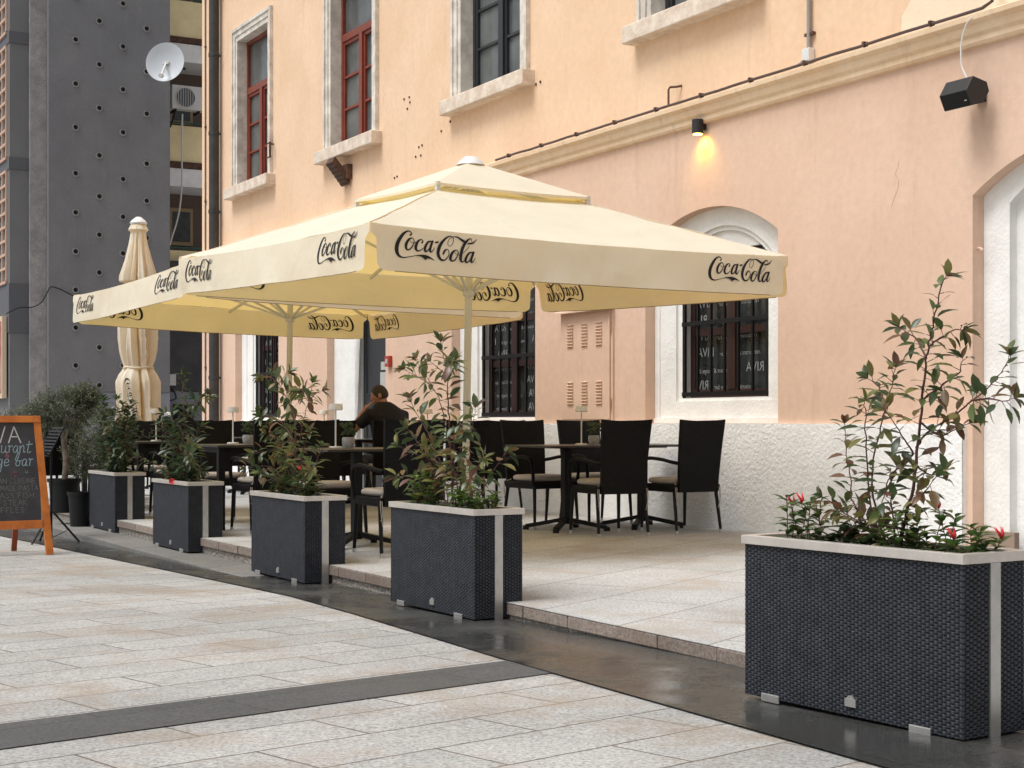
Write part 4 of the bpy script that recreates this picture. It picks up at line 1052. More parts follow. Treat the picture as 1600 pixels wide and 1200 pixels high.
# ------------------------------------------------------------------ chalkboard
def stroke_font():
    F = {}
    F['A']=[[(0,0),(.35,1),(.7,0)],[(.14,.38),(.56,.38)]]; F['B']=[[(0,0),(0,1),(.35,1),(.5,.85),(.45,.6),(.3,.52),(0,.52)],[(.3,.52),(.52,.42),(.55,.2),(.38,0),(0,0)]]
    F['C']=[[(.6,.85),(.4,1),(.15,.9),(0,.6),(0,.35),(.15,.08),(.4,0),(.6,.12)]]; F['D']=[[(0,0),(0,1),(.3,.98),(.55,.75),(.58,.4),(.4,.08),(0,0)]]
    F['E']=[[(.5,1),(0,1),(0,0),(.5,0)],[(0,.52),(.4,.52)]]; F['F']=[[(.5,1),(0,1),(0,0)],[(0,.52),(.4,.52)]]
    F['H']=[[(0,0),(0,1)],[(.55,0),(.55,1)],[(0,.5),(.55,.5)]]; F['I']=[[(.1,0),(.1,1)]]; F['K']=[[(0,0),(0,1)],[(.5,1),(0,.45),(.55,0)]]
    F['L']=[[(0,1),(0,0),(.45,0)]]; F['M']=[[(0,0),(.05,1),(.35,.35),(.65,1),(.7,0)]]; F['N']=[[(0,0),(0,1),(.55,0),(.55,1)]]
    F['O']=[[(.3,1),(.05,.8),(0,.45),(.12,.1),(.32,0),(.55,.15),(.62,.5),(.52,.85),(.3,1)]]; F['P']=[[(0,0),(0,1),(.4,.98),(.55,.8),(.45,.52),(0,.48)]]
    F['R']=[[(0,0),(0,1),(.4,.98),(.52,.8),(.42,.55),(0,.5)],[(.2,.5),(.55,0)]]; F['S']=[[(.5,.88),(.3,1),(.08,.88),(.1,.62),(.42,.42),(.5,.2),(.3,0),(.02,.12)]]
    F['T']=[[(0,1),(.6,1)],[(.3,1),(.3,0)]]; F['U']=[[(0,1),(0,.25),(.15,0),(.4,0),(.55,.25),(.55,1)]]; F['V']=[[(0,1),(.3,0),(.62,1)]]
    F['r']=[[(0,.55),(.12,.6),(.12,0)],[(.12,.4),(.28,.6),(.4,.55)]]; F['e']=[[(0,.3),(.38,.35),(.32,.58),(.12,.58),(.02,.3),(.12,.03),(.45,.12)]]
    F['s']=[[(.32,.55),(.12,.6),(.05,.42),(.3,.28),(.28,.06),(0,.02)]]; F['t']=[[(.2,1),(.12,.1),(.25,0),(.42,.1)],[(-.05,.68),(.5,.74)]]
    F['a']=[[(.4,.5),(.2,.6),(.02,.35),(.1,.04),(.28,.08),(.4,.5),(.38,.05),(.52,.05)]]; F['u']=[[(-.05,.55),(.04,.6),(.04,.15),(.18,0),(.36,.2),(.4,.6),(.4,.1),(.55,.05)]]
    F['n']=[[(0,.6),(.04,0)],[(.04,.35),(.25,.62),(.36,.45),(.36,.05),(.52,.1)]]; F['l']=[[(0,.3),(.22,.95),(.08,.95),(.08,.1),(.3,.02)]]
    F['o']=[[(.2,.6),(.0,.35),(.12,.02),(.35,.15),(.36,.45),(.2,.6),(.48,.55)]]; F['g']=[[(.38,.5),(.2,.6),(.03,.35),(.12,.05),(.32,.15),(.4,.55),(.32,-.4),(.1,-.55),(.0,-.35),(.45,.0)]]
    F['b']=[[(-.05,.5),(.12,1.05),(.28,1),(.05,.3),(.12,.02),(.36,.08),(.36,.4),(.15,.45)],[(.36,.42),(.55,.5)]]
    F['&']=[[(.55,.0),(.1,.7),(.2,1),(.4,.85),(.05,.3),(.15,.02),(.4,.1),(.55,.45)]]
    F[' ']=[]
    return F
SF = stroke_font()
ADV = {'I':.32,'M':.92,' ':.42,'l':.34,'r':.46,'s':.42,'A':.84,'N':.76}
def chalk(mb, s, x, z, size, wdt, y, smooth=False, slant=0, fit=None):
    tot = sum(ADV.get(c, .58 if c.islower() else .78) for c in s)*size; k = (fit/tot if fit else 1)
    if fit: x0 = x
    for c in s:
        for st_ in SF[c]:
            pts = smoothpts(st_,4) if (smooth or len(st_) > 4) else st_
            P = [Vector((x+(p[0]+slant*p[1])*size*k, y, z+p[1]*size)) for p in pts]
            for i in range(len(P)-1):
                d = (P[i+1]-P[i]); 
                if d.length < 1e-6: continue
                d.normalize(); nn_ = Vector((-d.z,0,d.x))*wdt/2; mb.add([P[i]+nn_-d*wdt*.2,P[i]-nn_-d*wdt*.2,P[i+1]-nn_+d*wdt*.2,P[i+1]+nn_+d*wdt*.2],[(0,1,2,3)])
        x += ADV.get(c, .58 if c.islower() else .78)*size*k
def chalkboard():
    # frame: x along the board (left to right), tilted back
    br = gp(78,867); ang = R(33); ux = Vector((math.cos(ang),math.sin(ang),0)); W_ = .80; H = 1.20
    root = empty('chalkboard_sign', br-ux*W_/2, ang, 'orange framed A board with chalk lettering standing on the street at the left', 'sign')
    tilt = Matrix.Rotation(-R(11),4,'X'); TM = tilt
    TMc = TM
    f = MB(TM); a = .055; y0,y1 = -.012,.018
    def leg(x_top, x_bot, wd): f.loft([[(x_bot-wd/2,y0,0),(x_bot+wd/2,y0,0),(x_bot+wd/2,y1,0),(x_bot-wd/2,y1,0)],[(x_top-wd/2,y0,H),(x_top+wd/2,y0,H),(x_top+wd/2,y1,H),(x_top-wd/2,y1,H)]])
    leg(W_/2-.05, W_/2, .062); leg(-W_/2+.05,-W_/2,.062)
    f.build('frame_post', ORANGE, root, bevel=.003)
    f = MB(TM); f.box(-W_/2+.02,W_/2-.02,-.020,.020,H-.055,H+.003); f.build('top_rail', ORANGE, root, bevel=.003)
    f = MB(TM); f.box(-W_/2+.05,W_/2-.05,-.017,.017,.23,.30); f.build('bottom_rail', ORANGE, root, bevel=.003)
    f = MB(TM); f.box(-W_/2+.055,W_/2-.055,-.004,.006,.29,H-.05); bd = f.build('board', BOARD, root)
    f = MB(Matrix.Translation((0,.0,0)) ); 
    top = TM @ Vector((0,.02,H-.02))
    for s in (-1,1): f.bar((s*(W_/2-.16),top.y+.01,top.z-.02),(s*(W_/2-.14),top.y+.36,.0),.045,.02,up=(0,1,0))
    f.bar((-(W_/2-.14),top.y+.28,.25),((W_/2-.14),top.y+.28,.25),.02,.04)
    f.build('rear_leg', DORANGE, root)
    # writing
    y = -.0055
    t_ = MB(TM); chalk(t_,'RIVA',-.175,.97,.14,.010,y,fit=.40); t_.build('lettering', CHALKW, bd)
    t_ = MB(TM); chalk(t_,'restaurant',-.22,.885,.10,.0065,y,True,.15,fit=.52); t_.build('lettering', CHALKB, bd)
    t_ = MB(TM); chalk(t_,'lounge bar',-.20,.77,.10,.0065,y,True,.15,fit=.50); t_.build('lettering', CHALKB, bd)
    t_ = MB(TM); chalk(t_,'&',.07,.845,.05,.005,y,True)
    for k in range(8):
        a_ = k*math.pi/4; t_.bar((.14+.012*math.cos(a_),y,.70+.012*math.sin(a_)),(.14+.034*math.cos(a_),y,.70+.026*math.sin(a_)),.004,.001)
    t_.build('flower_doodle', CHALKP, bd)
    t_ = MB(TM)
    for k in range(6):
        a_ = k*math.pi/3; t_.bar((.24,y,.712),(.24+.024*math.cos(a_),y,.712+.02*math.sin(a_)),.005,.001)
    t_.build('flower_doodle', CHALKB, bd)
    t_ = MB(TM)
    for i,(s,x,fw) in enumerate([('ITALIAN CUISINE',-.155,.48),('HOME MADE PASTA',-.135,.47),('SEABASS FISH',-.16,.46),('BEEFSTEAK',-.13,.37),('TRUFFLES',-.11,.325)]):
        chalk(t_, s, x, .62-.062*i, .044, .0042, y, fit=fw)
    t_.build('lettering', CHALKG, bd)
chalkboard()

# menu stand
ms = empty('menu_stand', gp(80,850), R(30), 'black folding music style menu stand on a tripod behind the chalkboard', 'stand')
q = MB(); 
for a_ in (-20,100,215): 
    d = Vector((math.cos(R(a_)),math.sin(R(a_)),0)); q.tube([Vector((0,0,.30))+d*.02, d*.26+Vector((0,0,.015))],.010,8); q.bar(Vector((0,0,.06))+d*.01,d*.15+Vector((0,0,.13)),.012,.006)
q.build('tripod_leg', BLACKM, ms)
q = MB(); q.tube([(0,0,.04),(0,0,.92)],.012,10); q.build('pole', BLACKM, ms)
q = MB(Matrix.Translation((0,0,.98)) @ Matrix.Rotation(R(-62),4,'Y'))
for k in range(9): q.box(-.15+.034*k,-.132+.034*k,-.22,.22,-.004,.004)
q.box(-.16,.16,-.235,-.22,-.006,.006); q.box(-.16,.16,.22,.235,-.006,.006); q.box(-.165,-.15,-.235,.235,-.006,.05); q.build('desk', BLACKM, ms)

# ------------------------------------------------------------------ furniture
WOVEN = mat('black_woven_rattan', (.004,.004,.0045), .6, spec=.18); m = WOVEN
_n = m.node_tree.nodes; _l = m.node_tree.links; tc = N(m,'ShaderNodeTexCoord'); mp = N(m,'ShaderNodeMapping'); mp.inputs['Rotation'].default_value = (R(90),0,0); _l.new(tc.outputs['Object'], mp.inputs[0])
bk_ = N(m,'ShaderNodeTexBrick'); bk_.inputs['Scale'].default_value = 1; bk_.inputs['Brick Width'].default_value = .016; bk_.inputs['Row Height'].default_value = .009; bk_.inputs['Mortar Size'].default_value = .0016; bk_.inputs['Mortar Smooth'].default_value = 1
bk_.inputs['Color1'].default_value = (.006,.006,.0065,1); bk_.inputs['Color2'].default_value = (.011,.011,.012,1); bk_.inputs['Mortar'].default_value = (.001,.001,.001,1)
_l.new(mp.outputs[0], bk_.inputs['Vector']); _l.new(bk_.outputs['Color'], _n['Principled BSDF'].inputs['Base Color'])
bp = N(m,'ShaderNodeBump'); bp.inputs['Distance'].default_value = .003; bp.invert = True; _l.new(bk_.outputs['Fac'], bp.inputs['Height']); _l.new(bp.outputs[0], _n['Principled BSDF'].inputs['Normal'])

def make_chair():
    root = empty('rattan_chair', (0,0,0), 0, 'x', 'chair', 'black high backed rattan chairs on the terrace')
    # front = +y, seat centre at origin
    bkm = MB(); rings = []
    for i in range(13):
        t_ = i/12; z = .36+(.985-.36)*t_; wd = .205+.030*t_; yb = -.245-.07*t_**1.5
        th = .016; row = []
        for j in range(9):
            u = -1+2*j/8; row.append((u*wd, yb-.016*(1-u*u)*-1*t_-.02*(1-u*u)*0+.0, z-(.012*(1-u*u) if i == 12 else 0)))
        back = [(x,y-th*2,zz) for x,y,zz in row][::-1]
        rings.append(row+back)
    bkm.loft(rings); bkm.build('backrest', WOVEN, root, smooth='auto')
    se = MB(); se.loft([[(-.235,-.25,.36),(.235,-.25,.36),(.235,.235,.36),(-.235,.235,.36)],[(-.245,-.26,.40),(.245,-.26,.40),(.245,.245,.40),(-.245,.245,.40)],[(-.245,-.26,.425),(.245,-.26,.425),(.245,.245,.425),(-.245,.245,.425)]]); se.build('seat', WOVEN, root, bevel=.01)
    cu = MB(); ring = []
    def rr(e, z): 
        o = []
        for k in range(28):
            t_ = 2*math.pi*k/28; c, s = math.cos(t_), math.sin(t_); o.append((math.copysign(abs(c)**.35,c)*(.215+e), math.copysign(abs(s)**.35,s)*(.205+e)+.01, z))
        return o
    cu.loft([rr(-.02,.426),rr(0,.435),rr(.006,.452),rr(0,.470),rr(-.02,.480),rr(-.09,.484)]); cush = cu.build('cushion', CUSH, root, smooth=True)
    for s in (-1,1):
        st_ = MB(); st_.tube(smoothpts([(s*.20,-.20,.44),(s*.235,-.255,.41),(s*.238,-.27,.33),(s*.22,-.262,.22)],4),.003,5); st_.tube(smoothpts([(s*.20,-.20,.44),(s*.225,-.26,.40),(s*.228,-.275,.30),(s*.235,-.265,.26)],4),.003,5); st_.build('tie_string', CUSH, cush)
    for sx in (-1,1):
        for sy in (-1,1):
            l = MB(); top = (sx*.222, sy*.222, .38 if sy < 0 else .40); bot = (sx*.235, sy*.245-(.03 if sy < 0 else 0), .03)
            l.tube([bot, top], [.013,.018], 10); lg = l.build('leg', BLACKM, root, smooth='auto')
            tp = MB(); tp.tube([(bot[0],bot[1],0),(bot[0],bot[1],.034)],.0145,10); tp.build('foot_cap', TIP, lg)
        ar = MB(); P = smoothpts([(sx*.238,.225,.40),(sx*.250,.235,.52),(sx*.255,.205,.62),(sx*.257,.10,.648),(sx*.257,-.08,.640),(sx*.245,-.20,.622),(sx*.215,-.262,.61)],5)
        ar.tube(P,[.016]*len(P),10); ar.build('armrest', WOVEN, root, smooth=True)
    return root
chair0 = make_chair(); used = [False]
def chair(x, y, rz, label):
    if not used[0]: used[0] = True; chair0.location = (x,y,TER); chair0.rotation_euler = (0,0,rz); chair0['label'] = label; return
    copy_tree(chair0, (x,y,TER), rz, label)
FW, FB = FACE_W, FACE_W+math.pi

def ped_table(x, y, rz, s, label, z=.76):
    root = empty('bistro_table', (x,y,TER), rz, label, 'table', 'dark square tables on the terrace')
    q = MB(); q.box(-s/2,s/2,-s/2,s/2,z-.018,z); q.build('tabletop', TABLETOP, root, bevel=.004)
    q = MB(); q.box(-.035,.035,-.035,.035,.06,z-.02); q.box(-.16,.16,-.16,.16,z-.03,z-.0185); q.build('column', BLACKM, root)
    for k in range(4):
        a_ = k*math.pi/2+math.pi/4; d = Vector((math.cos(a_),math.sin(a_),0)); q = MB(); q.bar(d*.03+Vector((0,0,.10)),d*.37+Vector((0,0,.035)),.05,.035); q.tube([d*.37,d*.37+Vector((0,0,.04))],.028,10); q.build('foot', BLACKM, root, bevel=.004)
def leg_table(x, y, rz, s, label, z=.76):
    root = empty('square_table', (x,y,TER), rz, label, 'table', 'dark square tables on the terrace')
    q = MB(); q.box(-s/2,s/2,-s/2,s/2,z-.022,z); q.build('tabletop', TABLETOP, root, bevel=.004)
    q = MB(); q.box(-s/2+.06,s/2-.06,-s/2+.06,s/2-.06,z-.07,z-.0225); q.build('apron', BLACKM, root)
    for sx in (-1,1):
        for sy in (-1,1): q = MB(); q.box(sx*(s/2-.045)-.03,sx*(s/2-.045)+.03,sy*(s/2-.045)-.03,sy*(s/2-.045)+.03,0,z-.023); q.build('leg', BLACKM, root)
def tlamp_make():
    root = empty('table_lamp', (0,0,0), 0, 'x', 'lamp', 'white cordless lamps standing on the tables')
    q = MB(); q.lathe([(.055,0),(.055,.008),(.05,.012),(.008,.014)],24); q.build('base', LAMPW, root, smooth='auto')
    q = MB(); q.tube([(0,0,.01),(0,0,.31)],.0065,10); q.build('stem', LAMPW, root)
    q = MB(); q.lathe([(.048,.295),(.058,.298),(.054,.335),(.05,.345),(.01,.348)],28); q.build('lamp_shade', LAMPW, root, smooth='auto')
    return root
tl0 = tlamp_make(); tlu = [False]
def tlamp(x, y, label, z=.76):
    if not tlu[0]: tlu[0] = True; tl0.location = (x,y,TER+z); tl0['label'] = label
    else: copy_tree(tl0,(x,y,TER+z),0,label)
def succ(x, y, seed, label, z=.76):
    rg = random.Random(seed); root = empty('succulent_pot', (x,y,TER+z), rg.random(), label, 'potted plant', 'small pots of succulents on the tables')
    q = MB(); q.lathe([(.040,0),(.050,.03),(.052,.07),(.044,.085),(.04,.078)],20); q.build('pot', POTG, root, smooth='auto')
    lf = MB()
    for k in range(26):
        a_ = k*2.4; r = .01+.055*rg.random(); c = Vector((r*math.cos(a_), r*math.sin(a_), .09+rg.uniform(.0,.09)))
        for j in range(16):
            b = j*2.4; e = rg.uniform(.1,1.3); d = Vector((math.cos(b)*math.cos(e),math.sin(b)*math.cos(e),math.sin(e))); leaf_geo(lf,c,d,(0,0,1),rg.uniform(.018,.032),.017,-.2,.4)
    lf.build('rosettes', LEAF_S, root, smooth=True)
# right hand group
ped_table(.48,13.62,FW,.80,'dark pedestal table nearest the right end of the terrace, with lamp and pot'); ped_table(1.19,14.02,FW,.80,'dark pedestal table close to the rough white plinth, joined to its neighbour')
chair(.82,13.10,FW-.08,'black chair with its back to us, left one at the right table')
chair(1.47,13.46,FW+.02,'black chair closest to the white plinth, rightmost chair in the photo')
chair(.27,14.10,FB+.06,'black chair facing us at the left end of the right table')
chair(.80,14.55,FB,'black chair facing us, behind the lamp and pot of the right table')
tlamp(.62,13.72,'white cordless lamp on the right hand table'); succ(.73,13.70,1,'grey pot of succulents beside the lamp on the right hand table')
# middle front
ped_table(-1.20,11.86,FW,.80,'dark pedestal table behind the middle planter')
chair(-.84,11.20,FW-.03,'black chair with its high back to us, between the two middle planters')
chair(-1.50,12.52,FB,'black chair on the far side of the table behind the middle planter')
tlamp(-1.38,12.02,'white cordless lamp on the table behind the middle planter'); succ(-1.275,11.98,2,'grey pot of succulents on the table behind the middle planter')
# front left tables with corner legs
leg_table(-2.44,14.08,FW,.80,'dark table on square legs behind the planter with the red flower')
chair(-2.16,13.52,FW,'black chair, its back to us, at the table behind the red flower planter')
chair(-2.80,14.72,FB,'black chair on the far side of the table behind the planter with the red flower')
tlamp(-2.62,14.42,'white cordless lamp in front of the drainpipe, on the table behind the red flower planter'); succ(-2.45,14.25,3,'pot of succulents on the table behind the red flower planter')
leg_table(-3.72,16.42,FW,.80,'dark table on square legs just right of the farthest planter')
chair(-3.42,15.80,FW,'black chair with its back to us, just right of the farthest planter')
chair(-4.02,17.02,FB,'black chair facing us beside the foot of the folded parasol')
tlamp(-3.80,16.40,'white cordless lamp in front of the folded parasol'); succ(-3.62,16.30,4,'pot of succulents on the table near the farthest planter')
leg_table(-4.9,19.2,FW,.80,'dark table under the folded parasol')
chair(-4.75,18.3,FW,'black chair in front of the folded parasol, seen behind the olive tree'); chair(-5.3,17.6,FW+.3,'black chair at the far left behind the olive tree and menu stand')
# back row
ped_table(-.80,16.86,FW,.80,'dark pedestal table in the back row, behind the seated man on the right')
chair(-.24,16.62,FW+.05,'black chair right of the nearest parasol pole, in the back row')
chair(-.62,16.05,FW,'black chair in the back row, behind the shrub of the pole planter'); chair(-1.15,17.5,FB,'black chair facing us in the back row, right of the seated man')
tlamp(-.93,16.9,'white lamp half hidden by the shrub, right of the seated man')
ped_table(-1.84,18.45,FW,.80,'dark table at which the man in black sits'); ped_table(-2.50,18.10,FW,.80,'dark table left of the one where the man in black sits')
chair(-1.50,17.74,FW-.06,'black chair in which the man in black sits'); chair(-2.12,17.42,FW,'black chair next to the seated man, to his left')
chair(-2.86,18.75,FB,'black chair on the far side of the tables before the seated man, left one'); chair(-2.2,19.12,FB,'black chair on the far side of the tables before the seated man, right one')
tlamp(-2.22,18.15,'far brownish looking lamp beside the white one, on the tables before the seated man'); succ(-2.05,18.1,5,'pot of succulents beside the far lamp before the seated man')
ped_table(-3.47,20.7,FW,.80,'dark table in the back row near the downpipe')
chair(-3.12,20.1,FW,'black chair with its back to us in the back row, right of the downpipe'); chair(-2.55,20.4,FW,'black chair with its back to us near the left barred window'); chair(-3.85,21.35,FB,'black chair facing us in front of the downpipe foot')
ped_table(-4.9,22.0,FW,.80,'farthest dark table near the grey base of the tower')
chair(-4.55,21.4,FW,'farthest black chair with its back to us, by the grey base wall'); chair(-4.0,21.7,FW,'far black chair just left of the downpipe'); chair(-5.2,22.6,FB,'farthest black chair facing us, by the grey base wall')
tlamp(-4.92,22.0,'farthest white lamp, in front of the dark opening in the grey base wall')

# ------------------------------------------------------------------ the man
def person():
    root = empty('person', (-1.44,17.84,TER), FW+R(18), 'man in black T shirt seated with his back to us, hand at his mouth', 'person')
    sk = MB()
    def ring(c, rx, ry, n=20, ax=None):
        return [(c[0]+rx*math.cos(2*math.pi*k/n), c[1]+ry*math.sin(2*math.pi*k/n), c[2]) for k in range(n)]
    # front +y. seat height .48, head top 1.40
    sh = MB()
    sh.loft([ring((0,-.02,.46),.20,.15),ring((0,-.03,.60),.205,.15),ring((0,-.04,.75),.235,.16),ring((0,-.03,.92),.275,.15),ring((0,.01,1.04),.28,.13),ring((0,.035,1.11),.235,.11),ring((0,.055,1.165),.145,.095),ring((0,.075,1.20),.08,.075)])
    L_sh, L_el = Vector((-.25,.03,1.05)), Vector((-.35,.24,.85)); R_sh, R_el = Vector((.25,.02,1.05)), Vector((.34,.08,.76))
    sh.tube([L_sh+Vector((.07,0,.01)),L_sh,L_sh.lerp(L_el,.6)],[.07,.078,.068],14); sh.tube([R_sh-Vector((.07,0,-.01)),R_sh,R_sh.lerp(R_el,.6)],[.07,.078,.068],14)
    # head (turned left and bent slightly), neck, arms
    hc = Vector((-.02,.12,1.275)); turn = Matrix.Rotation(R(42),3,'Z') @ Matrix.Rotation(R(-12),3,'X')
    def hp(v): return hc+turn @ Vector(v)
    def hshape(p):
        q_ = p.copy()
        if q_.z < 0: q_.x *= 1+.28*q_.z; q_.y *= 1+.12*q_.z
        if q_.y < 0 and q_.z < -.3: q_.y *= .85
        return q_
    hm = MB(Matrix.Translation(hc) @ turn.to_4x4()); hm.ell((0,0,0),(.078,.100,.122),24,16,hshape)
    hm.ell((0,.098,-.015),(.014,.022,.026),10,8); hm.ell((0,.085,-.062),(.028,.02,.010),10,6); hm.ell((0,.072,-.095),(.03,.026,.022),10,8)
    for s in (-1,1): hm.ell((s*.080,-.008,-.008),(.010,.020,.032),10,8); hm.ell((s*.032,.082,.022),(.020,.012,.008),8,6)
    sk.add(hm.v, hm.f)
    sk.tube([(0,.045,1.10),(-.01,.075,1.18),tuple(hp((0,-.02,-.07)))],[.066,.060,.056],16)
    mouth = hp((-.035,.125,-.075)); wr = mouth+Vector((-.055,.035,-.07))
    sk.tube([L_sh.lerp(L_el,.35),L_el,L_el.lerp(wr,.35),wr],[.048,.046,.042,.028],12)
    pal = (mouth-wr).normalized()
    sk.ell(tuple(wr+pal*.035),(.030,.030,.038),12,8)
    side_ = pal.cross(Vector((0,0,1))).normalized()
    for k,(o_,ln) in enumerate([(-.027,.062),(-.009,.072),(.009,.07),(.026,.055)]):
        b = wr+pal*.055+side_*o_; m1 = b+pal*ln*.45+Vector((.012,0,.018)); m2 = m1+pal*ln*.35+Vector((.018,-.004,-.004)); e = m2+pal*ln*.1+Vector((.012,-.004,-.016)); sk.tube([b,m1,m2,e],[.0095,.009,.008,.0065],8)
    sk.tube([wr+pal*.02+side_*.022,wr+pal*.045+side_*.045+Vector((.01,0,.008)),wr+pal*.072+side_*.040+Vector((.02,0,.012))],[.011,.010,.008],8)
    rw = Vector((.16,.42,.72)); sk.tube([R_sh.lerp(R_el,.35),R_el,R_el.lerp(rw,.35),rw],[.048,.046,.042,.028],12); sk.ell(tuple(rw+Vector((-.02,.05,.0))),(.042,.055,.018),12,8)
    for o_ in (-.03,-.01,.01,.03): sk.tube([rw+Vector((-.02+o_,.09,0)),rw+Vector((-.025+o_,.125,.004)),rw+Vector((-.03+o_,.15,-.008))],[.009,.0085,.007],8)
    sk.tube([rw+Vector((-.055,.04,0)),rw+Vector((-.075,.075,0)),rw+Vector((-.08,.10,-.004))],[.011,.010,.008],8)
    for s in (-1,1): sk.tube([(s*.12,.40,.10),(s*.12,.42,.04)],[.04,.045],10)
    # torso core so that the body is one piece under the clothes
    sk.loft([ring((0,-.02,.48),.16,.11),ring((0,-.03,.75),.17,.11),ring((0,.02,1.0),.20,.10),ring((0,.05,1.12),.06,.06)])
    for s in (-1,1): sk.tube([(s*.09,.0,.50),(s*.13,.42,.50),(s*.12,.42,.28),(s*.12,.40,.05)],[.06,.05,.045,.03],12)
    b = sk.build('body', SKIN, root); md = b.modifiers.new('remesh','REMESH'); md.mode = 'VOXEL'; md.voxel_size = .0055; md.use_smooth_shade = True
    s_ = b.modifiers.new('smooth','SMOOTH'); s_.factor = .5; s_.iterations = 3
    t_ = sh.build('t_shirt', SHIRT, root); md = t_.modifiers.new('remesh','REMESH'); md.mode = 'VOXEL'; md.voxel_size = .010; md.use_smooth_shade = True
    s_ = t_.modifiers.new('smooth','SMOOTH'); s_.factor = .5; s_.iterations = 4
    tr = MB(); tr.loft([ring((0,-.01,.45),.19,.15),ring((0,-.02,.56),.185,.14)])
    for s in (-1,1): tr.tube([(s*.09,.0,.505),(s*.13,.44,.505),(s*.13,.45,.42),(s*.12,.42,.12)],[.085,.075,.07,.055],14)
    tt = tr.build('trousers', JEANS, root); md = tt.modifiers.new('remesh','REMESH'); md.mode = 'VOXEL'; md.voxel_size = .012; md.use_smooth_shade = True
    for s in (-1,1): f = MB(); f.ell((s*.12,.46,.035),(.045,.13,.035),14,8); f.build('shoe', BLACKM, root, smooth=True)
    # hair cap: back and top of the skull only
    hh = MB(Matrix.Translation(hc) @ turn.to_4x4()); P = []
    for i in range(13):
        row = []
        for j in range(33):
            t2 = 2*math.pi*j/32; front = max(0, math.sin(t2))          # +y front
            lim = 1.95-.95*front**1.2; ph = lim*i/12
            p_ = hshape(Vector((math.sin(ph)*math.cos(t2), math.sin(ph)*math.sin(t2), math.cos(ph))))
            row.append((p_.x*.0815, p_.y*.1035-.001, p_.z*.1255))
        P.append(row)
    hh.grid(P); hh.build('hair', HAIR, root, smooth=True)
    c = empty('cigarette', tuple(root.matrix_world.translation), 0)
    bpy.data.objects.remove(c)
person()

# ------------------------------------------------------------------ grey tower
A = Vector(((75-800)/2400*36, 36, 0)); MT = Matrix.Translation(A) @ Matrix.Rotation(math.atan2(NDIR.y,NDIR.x),4,'Z')   # x along NDIR, y away (= WDIR)
def Tx(px, py, off=0):      # point on tower face -> (x,z)
    k = (px-800)/2400; O = A+WDIR*off; s = (O.x-O.y*k)/(-NDIR.x+NDIR.y*k); Y = O.y+NDIR.y*s; return s, EYE+(660-py)*Y/2400
tw = empty('apartment_tower',(0,0,0),0,'dark grey rendered tower with rows of round vent holes at the left','building'); tw.matrix_world = MT
xr = Tx(266,300)[0]
q = MB(); zb = Tx(75,612)[1]
q.box(0,xr,0,6,zb,16); q.build('wall', GREYW, tw, bevel=.02)
q = MB(); q.box(-.0,xr,.03,6,-1.5,zb-.004); q.build('base_band', GREYBASE, tw)
tubes = [(117,y) for y in (-5,62,131,199,271,332,393,453,512,571)]+[(154,y) for y in (-35,33,101,169,243,307,367,426,485,543,602)]+[(191,y) for y in (6,73,140,207,280,339,396,455,513,571)]+[(228,y) for y in (-22,45,112,178,256,314,372,430,490,548)]
RING = mat('vent_ring',(.24,.24,.235),.8,var=.3,vscale=3)
mv = None
for (px,py) in tubes:
    x_,z_ = Tx(px+1,py); 
    if mv is None:
        q = MB(); n = 20; prof = [(.055,.0),(.055,-.03),(.080,-.03),(.086,0)]
        for i in range(3):
            (r0,y0),(r1,y1) = prof[i],prof[i+1]
            q.add([(r0*math.cos(2*math.pi*k/n),y0,r0*math.sin(2*math.pi*k/n)) for k in range(n)]+[(r1*math.cos(2*math.pi*k/n),y1,r1*math.sin(2*math.pi*k/n)) for k in range(n)],[(k,(k+1)%n,n+(k+1)%n,n+k) for k in range(n)])
        q.cur = 1; q.add([(.0555*math.cos(2*math.pi*k/n),-.006,.0555*math.sin(2*math.pi*k/n)) for k in range(n)],[tuple(range(n))])
        o = q.build('vent_pipe',[RING,DARK],tw); mv = o
    else: o = mv.copy(); col.objects.link(o); o.parent = tw
    o.location = (x_,0,z_)
# lighter rough pilaster and panelled corner further left
x47 = Tx(47,300,.12)[0]; x15 = Tx(15,300,.25)[0]
q = MB(); q.box(x47,-.003,.12,6,-1.5,16); q.build('pilaster', GREYL, tw)
q = MB(); q.box(x15,x47-.003,.25,20,-1.5,16); q.build('corner_panel', GREYP, tw)
bands = [(50,68),(246,265),(443,520)]
for (a,b) in bands:
    z1 = Tx(30,a,.25)[1]; z0 = Tx(30,b,.25)[1]; q = MB(); q.box(x15-.02,x47-.004,.225,20,z0,z1); q.build('floor_band', GREYB, tw)
# lattice screens on the receding side
LT = mat('lattice_concrete',(.52,.36,.27),.9)
zrows = [(Tx(15,68,.25)[1]+.02, Tx(15,-128,.25)[1]) , (Tx(15,262,.25)[1], Tx(15,70,.25)[1]-.2), (Tx(15,440,.25)[1], Tx(15,266,.25)[1]-.15)]
for (zlo,zhi) in [(Tx(15,245,.25)[1],Tx(15,70,.25)[1]),(Tx(15,440,.25)[1],Tx(15,266,.25)[1]),(Tx(15,48,.25)[1],Tx(15,-130,.25)[1])]:
    q = MB(); dz = (zhi-zlo)/8; back = MB()
    for k in range(9): z = zlo+dz*k; q.box(x15-.06,x15-.003,.45,8,z-.03,z+.03)
    for k in range(17): y = .45+k*.46; q.box(x15-.05,x15-.002,y-.035,y+.035,zlo+.03,zhi-.03)
    q.build('lattice_screen', LT, tw)
